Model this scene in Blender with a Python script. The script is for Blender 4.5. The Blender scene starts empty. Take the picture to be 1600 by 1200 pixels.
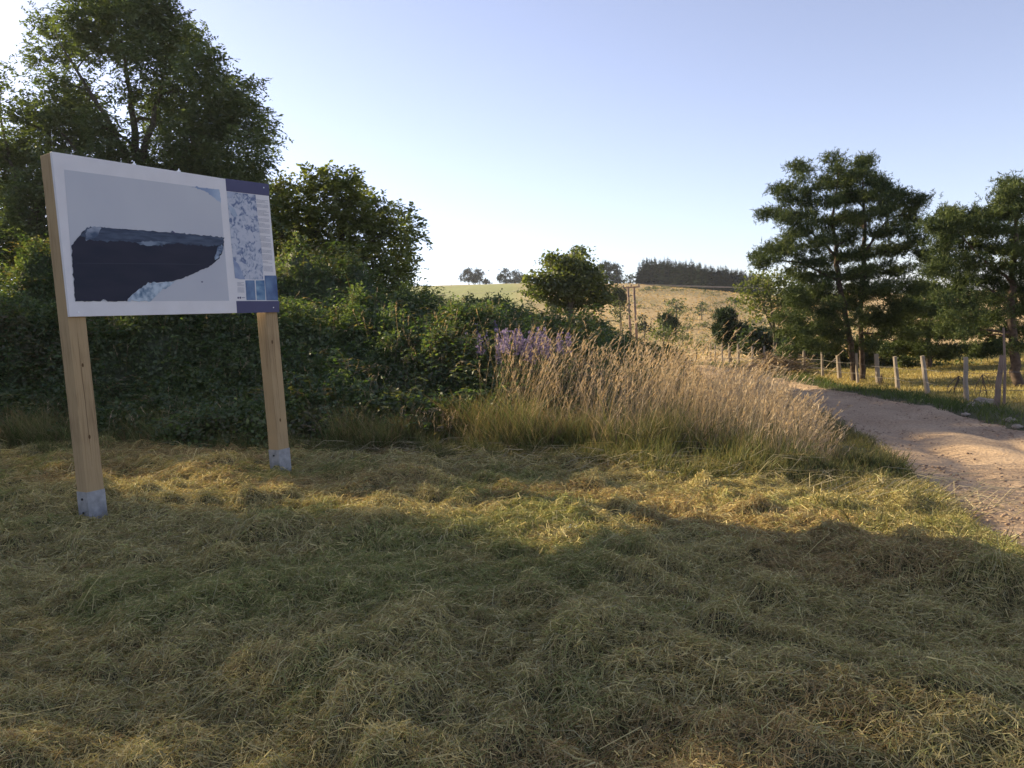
import bpy, math
import numpy as np
from mathutils import Vector, Matrix

S = bpy.context.scene
C = S.collection
R = math.radians

# ------------------------------------------------------------ camera
FPX, HOR, ROLL, EYE = 1180.0, 510.0, R(3.74), 1.55      # focal length in photo pixels, horizon row mid picture
PIT = math.atan((600.0 - HOR) / FPX)
cam_d = bpy.data.cameras.new('camera')
cam = bpy.data.objects.new('camera', cam_d)
C.objects.link(cam)
S.camera = cam
cam_d.sensor_width = 36.0
cam_d.lens = 36.0 * FPX / 1600.0
cam_d.clip_start = 0.05
cam_d.clip_end = 9000.0
cam.location = (0, 0, EYE)
cam.rotation_mode = 'QUATERNION'
cam.rotation_quaternion = (Matrix.Rotation(R(90) - PIT, 4, 'X') @ Matrix.Rotation(-ROLL, 4, 'Z')).to_quaternion()

# ------------------------------------------------------------ sky, sun, exposure
SUN_AZ, SUN_EL = R(-53), R(22)
w = bpy.data.worlds.new('World')
S.world = w
w.use_nodes = True
nt = w.node_tree
sky = nt.nodes.new('ShaderNodeTexSky')
sky.sky_type = 'NISHITA'
sky.sun_disc = False
sky.sun_elevation = SUN_EL
sky.sun_rotation = SUN_AZ
sky.altitude = 900.0
sky.air_density = 1.0
sky.dust_density = 0.7
sky.ozone_density = 4.5
bg = nt.nodes['Background']
hs = nt.nodes.new('ShaderNodeHueSaturation')
hs.inputs['Saturation'].default_value = 0.68
tn = nt.nodes.new('ShaderNodeMix'); tn.data_type = 'RGBA'; tn.blend_type = 'MULTIPLY'; tn.inputs[0].default_value = 1.0
tn.inputs[7].default_value = (1.05, 0.955, 0.98, 1)
nt.links.new(sky.outputs['Color'], hs.inputs['Color'])
nt.links.new(hs.outputs['Color'], tn.inputs[6])
nt.links.new(tn.outputs[2], bg.inputs['Color'])
bg.inputs['Strength'].default_value = 0.088
sd = bpy.data.lights.new('sun', 'SUN')
sd.energy = 4.7
sd.angle = R(0.6)
sd.color = (1.0, 0.82, 0.52)
sun = bpy.data.objects.new('sun', sd)
C.objects.link(sun)
SD = Vector((math.sin(SUN_AZ) * math.cos(SUN_EL), math.cos(SUN_AZ) * math.cos(SUN_EL), math.sin(SUN_EL)))
sun.rotation_mode = 'QUATERNION'
sun.rotation_quaternion = SD.to_track_quat('Z', 'Y')
sun.location = (-20, 10, 30)
S.view_settings.view_transform = 'Standard'
S.view_settings.look = 'None'
S.view_settings.gamma = 1.0
S.view_settings.exposure = 1.38
S.view_settings.use_curve_mapping = False
S.cycles.use_adaptive_sampling = True
S.cycles.max_bounces = 6
S.cycles.transparent_max_bounces = 4
S.cycles.use_denoising = True

# ------------------------------------------------------------ pixel -> world rays of the measured camera
def ray(px, py):
    R0 = np.array([1.0, 0, 0]); U0 = np.array([0, math.sin(PIT), math.cos(PIT)]); F = np.array([0, math.cos(PIT), -math.sin(PIT)])
    Rr = math.cos(ROLL) * R0 - math.sin(ROLL) * U0
    Uu = math.cos(ROLL) * U0 + math.sin(ROLL) * R0
    return F + (px - 800.0) / FPX * Rr - (py - 600.0) / FPX * Uu
def at(px, py, Y):
    d = ray(px, py)
    return np.array([0, 0, EYE]) + d * (Y / d[1])
def plane_hit(px, py, p0, n):
    d = ray(px, py); o = np.array([0, 0, EYE])
    return o + d * (np.dot(p0 - o, n) / np.dot(d, n))

# ------------------------------------------------------------ noise
def hashgrid(seed):
    return np.random.default_rng(seed).random((256, 256))
_H = {}
def vn(x, y, seed=0):
    if seed not in _H: _H[seed] = hashgrid(seed)
    g = _H[seed]
    x = np.asarray(x, float); y = np.asarray(y, float)
    xi = np.floor(x).astype(int); yi = np.floor(y).astype(int)
    fx = x - xi; fy = y - yi
    fx = fx * fx * (3 - 2 * fx); fy = fy * fy * (3 - 2 * fy)
    a = g[xi % 256, yi % 256]; b = g[(xi + 1) % 256, yi % 256]
    c = g[xi % 256, (yi + 1) % 256]; d = g[(xi + 1) % 256, (yi + 1) % 256]
    return (a * (1 - fx) + b * fx) * (1 - fy) + (c * (1 - fx) + d * fx) * fy
def fbm(x, y, seed=0, o=4):
    s = 0; a = 0.5; t = 0
    for k in range(o):
        s = s + a * vn(x * 2 ** k + 13.7 * k, y * 2 ** k + 7.1 * k, seed + k); t += a; a *= 0.5
    return s / t
def sst(a, b, x):
    t = np.clip((x - a) / (b - a), 0, 1)
    return t * t * (3 - 2 * t)

# ------------------------------------------------------------ terrain
RY = [-20, -5, 2, 5.9, 8.4, 12.6, 18, 26, 34, 46, 60, 75]
RL = [1.3, 1.9, 2.6, 3.55, 4.5, 5.9, 7.1, 8.2, 9.0, 9.3, 9.0, 8.0]
RY2 = [-20, -5, 3, 8, 12.7, 16, 19, 23, 30, 40, 50, 60, 75]
RR = [5.4, 6.0, 6.8, 7.7, 8.7, 9.3, 9.9, 10.6, 11.4, 11.9, 11.5, 11.0, 10.0]
def road_l(y): return np.interp(y, RY, RL)
def road_r(y): return np.interp(y, RY2, RR)
SS = [-99, 1.5, 3.5, 5.35, 7.2, 10.1, 11.5, 14.2, 15.5, 18, 21, 30, 60]
SH = [0, 0, -.10, -.35, -.5, -.75, -.8, -.87, -1.0, -1.2, -1.4, -1.5, -1.6]
def bump(x, y):
    m = sst(0.2, -0.5, x - road_l(y)) * sst(60, 30, y)
    wx = fbm(x * .7, y * .7, 35, 2) * .6; wy = fbm(x * .7 + 50, y * .7, 37, 2) * .6
    u = x * 0.8 - y * 0.6 + wx; v = x * 0.6 + y * 0.8 + wy
    b = (fbm(u * 0.9, v * 1.5, 11, 3) - 0.5) * 0.19 + (np.abs(fbm(u * 3.9, v * 4.6, 21, 3) - 0.5)) * 0.13 + (fbm(u * 8, v * 9.5, 31, 2) - 0.5) * 0.07
    b = b + sst(.62, .92, vn(u * 2.1, v * 2.9, 41)) * .10 + sst(.66, .95, vn(u * 4.3 + 7, v * 5.1, 43)) * .06
    return b * m
def crest_e(px): return np.interp(px, [-2000, 0, 640, 800, 950, 1000, 1070, 1120, 1170, 1250, 1400, 1700, 4000], [50, 62, 73, 66, 57, 53, 42, 34, 25, 18, 12, 5, 0])
def crest_y(px): return np.interp(px, [-2000, 600, 800, 950, 1100, 1600, 4000], [430, 420, 380, 300, 255, 250, 250])
def H(x, y, fine=True):
    x = np.asarray(x, float); y = np.asarray(y, float)
    h = np.interp(0.6 * x + 0.5 * y, SS, SH)
    h = h + np.interp(y, [45, 60, 80, 105], [0, -0.8, -2.2, -2.5])
    px = 800 + FPX * x / np.maximum(y, 20)
    yc = crest_y(px); zc = EYE + crest_e(px) / FPX * yc
    t = np.clip((y - 112) / (yc - 112), 0, 1)
    t = t * 0.55 + 0.45 * np.sin(t * np.pi / 2)
    amp = np.interp(y, [110, 140, 400], [0, .7, 1.6])
    hh = h + t * (zc - h) + (fbm(x * 0.035, y * 0.02, 51, 3) - 0.5) * amp
    h = np.where(y > 112, hh, h)
    h = np.where(y > yc, h - (y - yc) * 0.03, h)
    h = np.maximum(h, -120)
    if fine:
        h = h + bump(x, y)
    return h
def Hs(x, y): return float(H(x, y))

# ------------------------------------------------------------ object helpers
def tag(o, label=None, cat=None, group=None, kind=None):
    if label: o['label'] = label
    if cat: o['category'] = cat
    if group: o['group'] = group
    if kind: o['kind'] = kind
    return o
def empty(name, loc, label, cat, group=None, rz=0.0):
    o = bpy.data.objects.new(name, None)
    C.objects.link(o); o.location = loc; o.rotation_euler = (0, 0, rz); o.empty_display_size = 0.2
    return tag(o, label, cat, group)
def npmesh(name, V, F, mat, parent=None, col=None, smooth=False, origin=None):
    """V (n,3) world points, F (m,4) or (m,3) index array; origin is taken off so that the mesh sits in its parent"""
    V = np.asarray(V, float)
    if origin is not None: V = V - np.asarray(origin, float)
    F = np.asarray(F, np.int32)
    me = bpy.data.meshes.new(name)
    k = F.shape[1]
    me.vertices.add(len(V)); me.vertices.foreach_set('co', V.astype(np.float32).ravel())
    me.loops.add(F.size); me.loops.foreach_set('vertex_index', F.ravel())
    me.polygons.add(len(F)); me.polygons.foreach_set('loop_start', np.arange(len(F), dtype=np.int32) * k)
    if smooth: me.polygons.foreach_set('use_smooth', np.ones(len(F), bool))
    me.update(calc_edges=True)
    if col is not None:
        a = me.color_attributes.new('Col', 'FLOAT_COLOR', 'POINT')
        c4 = np.ones((len(V), 4), np.float32); c4[:, :3] = np.clip(col, 0, 1)
        a.data.foreach_set('color', c4.ravel())
    me.materials.append(mat)
    o = bpy.data.objects.new(name, me); C.objects.link(o)
    if parent is not None: o.parent = parent
    return o
class MB:
    """collects quads/tris as python lists"""
    def __init__(s): s.v = []; s.f = []; s.c = []
    def add(s, vs, fs, col=None):
        n = len(s.v); s.v += [tuple(v) for v in vs]; s.f += [tuple(i + n for i in f) for f in fs]
        s.c += [col or (1, 1, 1)] * len(vs)
    def box(s, p0, ex, ey, ez, col=None):
        p0, ex, ey, ez = map(np.array, (p0, ex, ey, ez))
        v = [p0, p0 + ex, p0 + ex + ey, p0 + ey]; v += [q + ez for q in v]
        s.add(v, [(0, 3, 2, 1), (4, 5, 6, 7), (0, 1, 5, 4), (1, 2, 6, 5), (2, 3, 7, 6), (3, 0, 4, 7)], col)
    def tube(s, pts, rad, n=7, col=None, cap=True):
        pts = [Vector(p) for p in pts]; vs = []; fs = []
        for i, p in enumerate(pts):
            d = (pts[min(i + 1, len(pts) - 1)] - pts[max(i - 1, 0)])
            d = d.normalized() if d.length > 1e-9 else Vector((0, 0, 1))
            a = d.cross(Vector((0.13, 0.31, 0.94)) if abs(d.z) < 0.9 else Vector((1, 0.1, 0))).normalized(); b = d.cross(a)
            r = rad[i] if hasattr(rad, '__len__') else rad
            for k in range(n):
                t = 2 * math.pi * k / n
                vs.append(p + (a * math.cos(t) + b * math.sin(t)) * r)
        for i in range(len(pts) - 1):
            for k in range(n):
                fs.append((i * n + k, i * n + (k + 1) % n, (i + 1) * n + (k + 1) % n, (i + 1) * n + k))
        if cap: fs.append(tuple(range(n))[::-1]); fs.append(tuple((len(pts) - 1) * n + k for k in range(n)))
        s.add(vs, fs, col)
    def build(s, name, mat, parent=None, smooth=False, origin=None, bevel=0):
        me = bpy.data.meshes.new(name)
        v = np.array(s.v) - (np.array(origin) if origin is not None else 0)
        me.from_pydata(v.tolist(), [], s.f); me.update()
        a = me.color_attributes.new('Col', 'FLOAT_COLOR', 'POINT')
        c4 = np.ones((len(v), 4), np.float32); c4[:, :3] = np.array(s.c); a.data.foreach_set('color', c4.ravel())
        if smooth: me.polygons.foreach_set('use_smooth', np.ones(len(me.polygons), bool))
        me.materials.append(mat)
        o = bpy.data.objects.new(name, me); C.objects.link(o)
        if parent is not None: o.parent = parent
        if bevel:
            m = o.modifiers.new('bevel', 'BEVEL'); m.width = bevel; m.segments = 2; m.limit_method = 'ANGLE'
        return o

def strips(P, W, side, col):
    """P (N,K,3) centre lines, W (N,K) half widths, side (N,3), col (N,3) or (N,K,3) -> V,F,colour"""
    N, K, _ = P.shape
    L = P - side[:, None, :] * W[..., None]; Rr = P + side[:, None, :] * W[..., None]
    V = np.stack([L, Rr], 2).reshape(N * K * 2, 3)
    base = (np.arange(N) * K * 2)[:, None] + (np.arange(K - 1) * 2)[None, :]
    F = np.stack([base, base + 1, base + 3, base + 2], -1).reshape(-1, 4)
    if col.ndim == 2: col = np.repeat(col[:, None, :], K, 1)
    c = np.repeat(col, 2, axis=1).reshape(N * K * 2, 3)
    return V, F, c
def merge(parts):
    V = []; F = []; Cc = []; n = 0
    for v, f, c in parts:
        V.append(v); F.append(f + n); Cc.append(c); n += len(v)
    return np.concatenate(V), np.concatenate(F), np.concatenate(Cc)
def unit(a): return a / np.maximum(np.linalg.norm(a, axis=-1, keepdims=True), 1e-9)
def leaves(P, L, Wr, col, rng, up=0.5, droop=0.0):
    """rhombic leaves: P (N,3), L (N,) length, Wr width ratio"""
    N = len(P)
    nrm = unit(rng.normal(size=(N, 3)) + np.array([0, 0, up * 2]))
    d = unit(np.cross(nrm, rng.normal(size=(N, 3)))); d[:, 2] -= droop; d = unit(d)
    s = unit(np.cross(d, nrm))
    L = L[:, None]
    fold = nrm * L * 0.10
    a = P; b = P + d * L * 0.45 + s * L * Wr * 0.5 + fold; c = P + d * L; e = P + d * L * 0.45 - s * L * Wr * 0.5 + fold
    V = np.stack([a, b, c, e], 1).reshape(-1, 3)
    F = (np.arange(N) * 4)[:, None] + np.arange(4)[None, :]
    return V, F, np.repeat(col, 4, axis=0)

# ------------------------------------------------------------ materials
def new_mat(name):
    m = bpy.data.materials.new(name); m.use_nodes = True
    n = m.node_tree.nodes; l = m.node_tree.links
    return m, n, l, n['Principled BSDF']
def leaf_mat(name, trans=0.35, tint=(1.15, 1.25, 0.55), rough=0.6, gloss=0.03):
    m = bpy.data.materials.new(name); m.use_nodes = True
    n = m.node_tree.nodes; l = m.node_tree.links
    n.remove(n['Principled BSDF'])
    at_ = n.new('ShaderNodeAttribute'); at_.attribute_name = 'Col'
    df = n.new('ShaderNodeBsdfDiffuse'); tr = n.new('ShaderNodeBsdfTranslucent'); gl = n.new('ShaderNodeBsdfGlossy')
    gl.inputs['Roughness'].default_value = rough; gl.inputs['Color'].default_value = (0.5, 0.5, 0.5, 1)
    mx = n.new('ShaderNodeMixShader'); mx.inputs[0].default_value = trans
    m2 = n.new('ShaderNodeMixShader'); m2.inputs[0].default_value = gloss
    mul = n.new('ShaderNodeMix'); mul.data_type = 'RGBA'; mul.blend_type = 'MULTIPLY'; mul.inputs[0].default_value = 1.0
    mul.inputs[7].default_value = (*[min(t * 1.0, 4) for t in tint], 1)
    l.new(at_.outputs['Color'], df.inputs['Color']); l.new(at_.outputs['Color'], mul.inputs[6]); l.new(mul.outputs[2], tr.inputs['Color'])
    l.new(df.outputs[0], mx.inputs[1]); l.new(tr.outputs[0], mx.inputs[2])
    l.new(mx.outputs[0], m2.inputs[1]); l.new(gl.outputs[0], m2.inputs[2])
    l.new(m2.outputs[0], n['Material Output'].inputs['Surface'])
    return m
def attr_mat(name, scale=6, var=0.35, bump_s=0.3, rough=0.9, detail=6):
    m, n, l, p = new_mat(name)
    at_ = n.new('ShaderNodeAttribute'); at_.attribute_name = 'Col'
    tc = n.new('ShaderNodeTexCoord'); nz = n.new('ShaderNodeTexNoise'); nz.inputs['Scale'].default_value = scale; nz.inputs['Detail'].default_value = detail
    l.new(tc.outputs['Object'], nz.inputs['Vector'])
    mr = n.new('ShaderNodeMapRange'); mr.inputs[1].default_value = 0.3; mr.inputs[2].default_value = 0.7; mr.inputs[3].default_value = 1 - var; mr.inputs[4].default_value = 1 + var
    l.new(nz.outputs['Fac'], mr.inputs[0])
    vm = n.new('ShaderNodeVectorMath'); vm.operation = 'SCALE'
    l.new(at_.outputs['Color'], vm.inputs[0]); l.new(mr.outputs[0], vm.inputs['Scale']); l.new(vm.outputs[0], p.inputs['Base Color'])
    bp = n.new('ShaderNodeBump'); bp.inputs['Strength'].default_value = bump_s; l.new(nz.outputs['Fac'], bp.inputs['Height']); l.new(bp.outputs[0], p.inputs['Normal'])
    p.inputs['Roughness'].default_value = rough; p.inputs['Specular IOR Level'].default_value = 0.15
    return m
M_leaf = leaf_mat('leaf_green', 0.5, (1.2, 1.25, 0.5), 0.55, 0.085)
M_needle = leaf_mat('needle_green', 0.12)
M_hay = leaf_mat('hay_straw', 0.22, (1.1, 1.0, 0.7), 0.45)
M_grass = leaf_mat('grass_straw', 0.30, (1.15, 1.0, 0.65), 0.5)
M_bark = attr_mat('bark', 9, 0.45, 0.8)
M_ground = attr_mat('ground_soil', 1.3, 0.28, 0.5)
M_dark = attr_mat('thicket_litter', 5, 0.4, 0.5)
M_petal = leaf_mat('petal_purple', 0.35, (1, 1, 1))

# wood of the board posts: long grain and rings
def wood_mat(name, c1, c2, grain=26.0):
    m, n, l, p = new_mat(name)
    tc = n.new('ShaderNodeTexCoord'); mp = n.new('ShaderNodeMapping'); mp.inputs['Scale'].default_value = (grain, grain, 1.2)
    l.new(tc.outputs['Object'], mp.inputs['Vector'])
    nz = n.new('ShaderNodeTexNoise'); nz.inputs['Scale'].default_value = 1.6; nz.inputs['Detail'].default_value = 8; nz.inputs['Distortion'].default_value = 1.1
    l.new(mp.outputs[0], nz.inputs['Vector'])
    n2 = n.new('ShaderNodeTexNoise'); n2.inputs['Scale'].default_value = 1.7; n2.inputs['Detail'].default_value = 3; l.new(tc.outputs['Object'], n2.inputs['Vector'])
    ad = n.new('ShaderNodeMath'); ad.operation = 'ADD'; l.new(nz.outputs['Fac'], ad.inputs[0]); l.new(n2.outputs['Fac'], ad.inputs[1])
    cr = n.new('ShaderNodeValToRGB'); e = cr.color_ramp.elements
    e[0].position = 0.72; e[0].color = (*c2, 1); e[1].position = 1.15; e[1].color = (*c1, 1)
    l.new(ad.outputs[0], cr.inputs[0]); l.new(cr.outputs[0], p.inputs['Base Color'])
    bp = n.new('ShaderNodeBump'); bp.inputs['Strength'].default_value = 0.15; l.new(nz.outputs['Fac'], bp.inputs['Height']); l.new(bp.outputs[0], p.inputs['Normal'])
    p.inputs['Roughness'].default_value = 0.75; p.inputs['Specular IOR Level'].default_value = 0.2
    return m
M_post = wood_mat('planed_pine', (0.40, 0.285, 0.155), (0.27, 0.185, 0.10))
M_oldpost = wood_mat('weathered_wood', (0.32, 0.265, 0.21), (0.16, 0.13, 0.10), 40)
M_pole = wood_mat('pole_wood', (0.24, 0.17, 0.13), (0.16, 0.11, 0.085), 8)
def plain(name, col, rough=0.6, metal=0.0, spec=0.3, var=0.0, sc=20):
    m, n, l, p = new_mat(name)
    p.inputs['Base Color'].default_value = (*col, 1); p.inputs['Roughness'].default_value = rough; p.inputs['Metallic'].default_value = metal
    p.inputs['Specular IOR Level'].default_value = spec
    if var:
        tc = n.new('ShaderNodeTexCoord'); nz = n.new('ShaderNodeTexNoise'); nz.inputs['Scale'].default_value = sc; nz.inputs['Detail'].default_value = 5
        l.new(tc.outputs['Object'], nz.inputs['Vector'])
        cr = n.new('ShaderNodeValToRGB'); e = cr.color_ramp.elements
        e[0].position = 0.3; e[0].color = (*[c * (1 - var) for c in col], 1); e[1].position = 0.7; e[1].color = (*[c * (1 + var) for c in col], 1)
        l.new(nz.outputs['Fac'], cr.inputs[0]); l.new(cr.outputs[0], p.inputs['Base Color'])
    return m
M_galv = plain('galvanised_steel', (0.32, 0.32, 0.33), 0.6, 0.3, 0.4, 0.22, 16)
M_knot = plain('dark_knot', (0.12, 0.07, 0.035), 0.8, 0, 0.1)
M_bolt = plain('dark_bolt', (0.05, 0.05, 0.06), 0.5, 0.6)
M_wire = plain('fence_wire', (0.20, 0.18, 0.16), 0.8, 0.2)
M_line = plain('power_line_metal', (0.50, 0.47, 0.44), 0.5, 0.3)
M_insul = plain('insulator', (0.10, 0.08, 0.08), 0.4)
M_stone = plain('pale_stone', (0.34, 0.28, 0.22), 0.95, 0, 0.1, 0.35, 6)
M_grit = attr_mat('road_grit', 30, 0.2, 0.2)

# ------------------------------------------------------------ ground sheet
def ax(*segs):
    out = []
    for a, b, n in segs: out.append(np.linspace(a, b, n, endpoint=False))
    return np.concatenate(out)
def geo(a, b, n): return np.geomspace(a, b, n)
xs = np.concatenate([-geo(2600, 15, 90), ax((-15, -9, 20), (-9, 6, 150), (6, 16, 50), (16, 17, 2)), geo(17, 2600, 100)])
ys = np.concatenate([[-400, -150, -60, -30, -15, -8, -4], ax((-2, 1.5, 14), (1.5, 13, 120), (13, 30, 70), (30, 120, 110), (120, 440, 160)), geo(440, 5000, 40)])
X, Y = np.meshgrid(xs, ys)
inroad = sst(-0.15, 0.35, X - road_l(Y)) * sst(0.15, -0.35, X - road_r(Y)) * sst(75, 68, Y) * sst(-20, -10, Y)
Z = H(X, Y) - 0.10 * inroad
nx, ny = len(xs), len(ys)
V = np.stack([X, Y, Z], -1).reshape(-1, 3)
i = np.arange(nx - 1)[None, :] + np.arange(ny - 1)[:, None] * nx
F = np.stack([i, i + 1, i + 1 + nx, i + nx], -1).reshape(-1, 4)
PXg = 800 + FPX * X / np.maximum(Y, 15)
soil = np.array([0.085, 0.080, 0.040]); pasture = np.array([0.30, 0.235, 0.095]); golden = np.array([0.43, 0.31, 0.15])
greenf = np.array([0.27, 0.28, 0.10]); verge = np.array([0.075, 0.085, 0.03])
col = np.zeros(V.shape) + soil
def mixc(mask, c):
    global col
    mk = mask.reshape(-1, 1); col = col * (1 - mk) + np.asarray(c) * mk
mixc(sst(0.8, 1.8, X - road_r(Y)) * sst(2, 6, Y), pasture)
mixc(sst(60, 85, Y), golden)
n1 = fbm(X * 0.06, Y * 0.035, 61, 4)
mixc(sst(0.50, 0.66, n1) * sst(90, 110, Y) * 0.65, (0.22, 0.19, 0.085))
mixc(sst(850, 800, PXg) * sst(180, 200, Y) * sst(400, 370, Y), greenf)
mixc(sst(850, 780, PXg) * sst(345, 352, Y) * sst(400, 390, Y) * 0.8, (0.34, 0.28, 0.12))
ground = npmesh('ground', V, F, M_ground, None, col, True)
tag(ground, kind='structure')

# ------------------------------------------------------------ dirt road: one sheet with ruts
ry = np.concatenate([ax((-20, 3, 40), (3, 32, 260), (32, 75, 80))])
tt = np.linspace(0, 1, 61)
Yr, T = np.meshgrid(ry, tt, indexing='ij')
wob = (fbm(Yr * 0.8, Yr * 0 + 3, 71, 3) - 0.5) * 0.5
wob2 = (fbm(Yr * 0.9, Yr * 0 + 9, 75, 3) - 0.5) * 0.7
Xr = road_l(Yr) + wob * (1 - T) - 0.1 + (road_r(Yr) - road_l(Yr) + 0.2 + wob2 * T - 0 * wob) * T
Lm = (Xr - road_l(Yr))
rut = -0.05 * (np.exp(-((T - 0.27) / 0.07) ** 2) + np.exp(-((T - 0.72) / 0.07) ** 2)) + 0.03 * np.exp(-((T - 0.5) / 0.1) ** 2)
Zr = H(Xr, Yr, False) - 0.02 + rut + (fbm(Xr * 1.6, Yr * 0.9, 81, 4) - 0.5) * 0.09
edge = np.minimum(T, 1 - T)
Zr = Zr - 0.12 * sst(0.03, 0.0, edge)
V = np.stack([Xr, Yr, Zr], -1).reshape(-1, 3)
a, b = Yr.shape
i = np.arange(b - 1)[None, :] + np.arange(a - 1)[:, None] * b
F = np.stack([i, i + 1, i + 1 + b, i + b], -1).reshape(-1, 4)
m, n, l, p = new_mat('dirt_road')
tc = n.new('ShaderNodeTexCoord')
def nz_(s, d=6):
    q = n.new('ShaderNodeTexNoise'); q.inputs['Scale'].default_value = s; q.inputs['Detail'].default_value = d; l.new(tc.outputs['Object'], q.inputs['Vector']); return q
a1 = nz_(0.9); a2 = nz_(26, 8); vo = n.new('ShaderNodeTexVoronoi'); vo.inputs['Scale'].default_value = 22; l.new(tc.outputs['Object'], vo.inputs['Vector'])
cr = n.new('ShaderNodeValToRGB'); e = cr.color_ramp.elements
e[0].position = 0.3; e[0].color = (0.37, 0.265, 0.175, 1); e[1].position = 0.7; e[1].color = (0.50, 0.375, 0.255, 1)
l.new(a1.outputs['Fac'], cr.inputs[0])
cr2 = n.new('ShaderNodeValToRGB'); e = cr2.color_ramp.elements
e[0].position = 0.32; e[0].color = (0.62, 0.60, 0.60, 1); e[1].position = 0.62; e[1].color = (1.1, 1.08, 1.05, 1); l.new(a2.outputs['Fac'], cr2.inputs[0])
mx = n.new('ShaderNodeMix'); mx.data_type = 'RGBA'; mx.blend_type = 'MULTIPLY'; mx.inputs[0].default_value = 1; l.new(cr.outputs[0], mx.inputs[6]); l.new(cr2.outputs[0], mx.inputs[7])
l.new(mx.outputs[2], p.inputs['Base Color'])
bp = n.new('ShaderNodeBump'); bp.inputs['Strength'].default_value = 0.6; bp.inputs['Distance'].default_value = 0.03; l.new(a2.outputs['Fac'], bp.inputs['Height']); l.new(bp.outputs[0], p.inputs['Normal'])
p.inputs['Roughness'].default_value = 0.95; p.inputs['Specular IOR Level'].default_value = 0.1
M_road = m
road = npmesh('dirt_road', V, F, M_road, None, None, True)
tag(road, kind='structure')

# loose gravel on the road, one mass
rng = np.random.default_rng(5)
ICO_V = np.array([[0, 0, 1], [.89, 0, .45], [.28, .85, .45], [-.72, .53, .45], [-.72, -.53, .45], [.28, -.85, .45], [.72, .53, -.45], [-.28, .85, -.45], [-.89, 0, -.45], [-.28, -.85, -.45], [.72, -.53, -.45], [0, 0, -1]])
ICO_F = np.array([[0, 1, 2], [0, 2, 3], [0, 3, 4], [0, 4, 5], [0, 5, 1], [1, 6, 2], [2, 7, 3], [3, 8, 4], [4, 9, 5], [5, 10, 1], [6, 7, 2], [7, 8, 3], [8, 9, 4], [9, 10, 5], [10, 6, 1], [11, 7, 6], [11, 8, 7], [11, 9, 8], [11, 10, 9], [11, 6, 10]])
def pebbles(P, r, rng, colA, colB):
    N = len(P)
    sc = r[:, None, None] * (0.7 + 0.6 * rng.random((N, 1, 3))) * np.array([1.2, 1.0, 0.6])
    v = ICO_V[None] * sc * (0.85 + 0.3 * rng.random((N, 12, 1))) + P[:, None, :]
    f = ICO_F[None] + (np.arange(N) * 12)[:, None, None]
    t = rng.random((N, 1)); c = np.asarray(colA) * t + np.asarray(colB) * (1 - t)
    return v.reshape(-1, 3), f.reshape(-1, 3), np.repeat(c, 12, 0)
N = 5200
yy = 3 + 30 * rng.random(N) ** 1.6; t = rng.random(N); t = np.where(rng.random(N) < 0.55, np.where(rng.random(N) < .5, t * 0.16, 1 - t * 0.2), t)
xx = road_l(yy) + (road_r(yy) - road_l(yy)) * t
P = np.stack([xx, yy, H(xx, yy, False) - 0.01 + 0.0 * xx], -1)
v, f, c = pebbles(P, 0.006 + 0.018 * rng.random(N) ** 3, rng, (0.42, 0.30, 0.21), (0.24, 0.17, 0.12))
tag(npmesh('gravel', v, f, M_grit, None, c), 'fine loose stones scattered over the dirt road', 'gravel', kind='stuff')

# ------------------------------------------------------------ information board
P0 = plane_hit(137, 815, np.array([0, 0, 0.0]), np.array([0, 0, 1.0]))          # foot of the near corner, on the ground
vpd = ray(1519, 462.7); ang = math.atan2(vpd[0], vpd[1])
D = np.array([math.sin(ang), math.cos(ang), 0]); Nn = np.array([math.cos(ang), -math.sin(ang), 0]); UP = np.array([0, 0, 1.0])   # along, outward, up
def uv(px, py, off=0.0):
    q = plane_hit(px, py, P0 + Nn * off, Nn) - P0
    return float(np.dot(q, D)), float(q[2])
PF = P0.copy()
OFF = 0.035
uL, zB = uv(109, 495, OFF); _, zT = uv(88.7, 238, OFF); uR, _ = uv(436.3, 487.5, OFF)
zB = (zB + uv(436.3, 487.5, OFF)[1]) / 2; zT = (zT + uv(420, 290, OFF)[1]) / 2
PW = 0.165
board = empty('information_board', P0.tolist(), 'large white and navy outdoor panel on two square wooden posts standing on mown grass', 'information board')
g0 = Hs(P0[0], P0[1])
def W3(u, wv, z): return P0 + D * u + Nn * wv + UP * z           # wv: outwards
UC, _ = uv(357, 560, 0)
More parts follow.
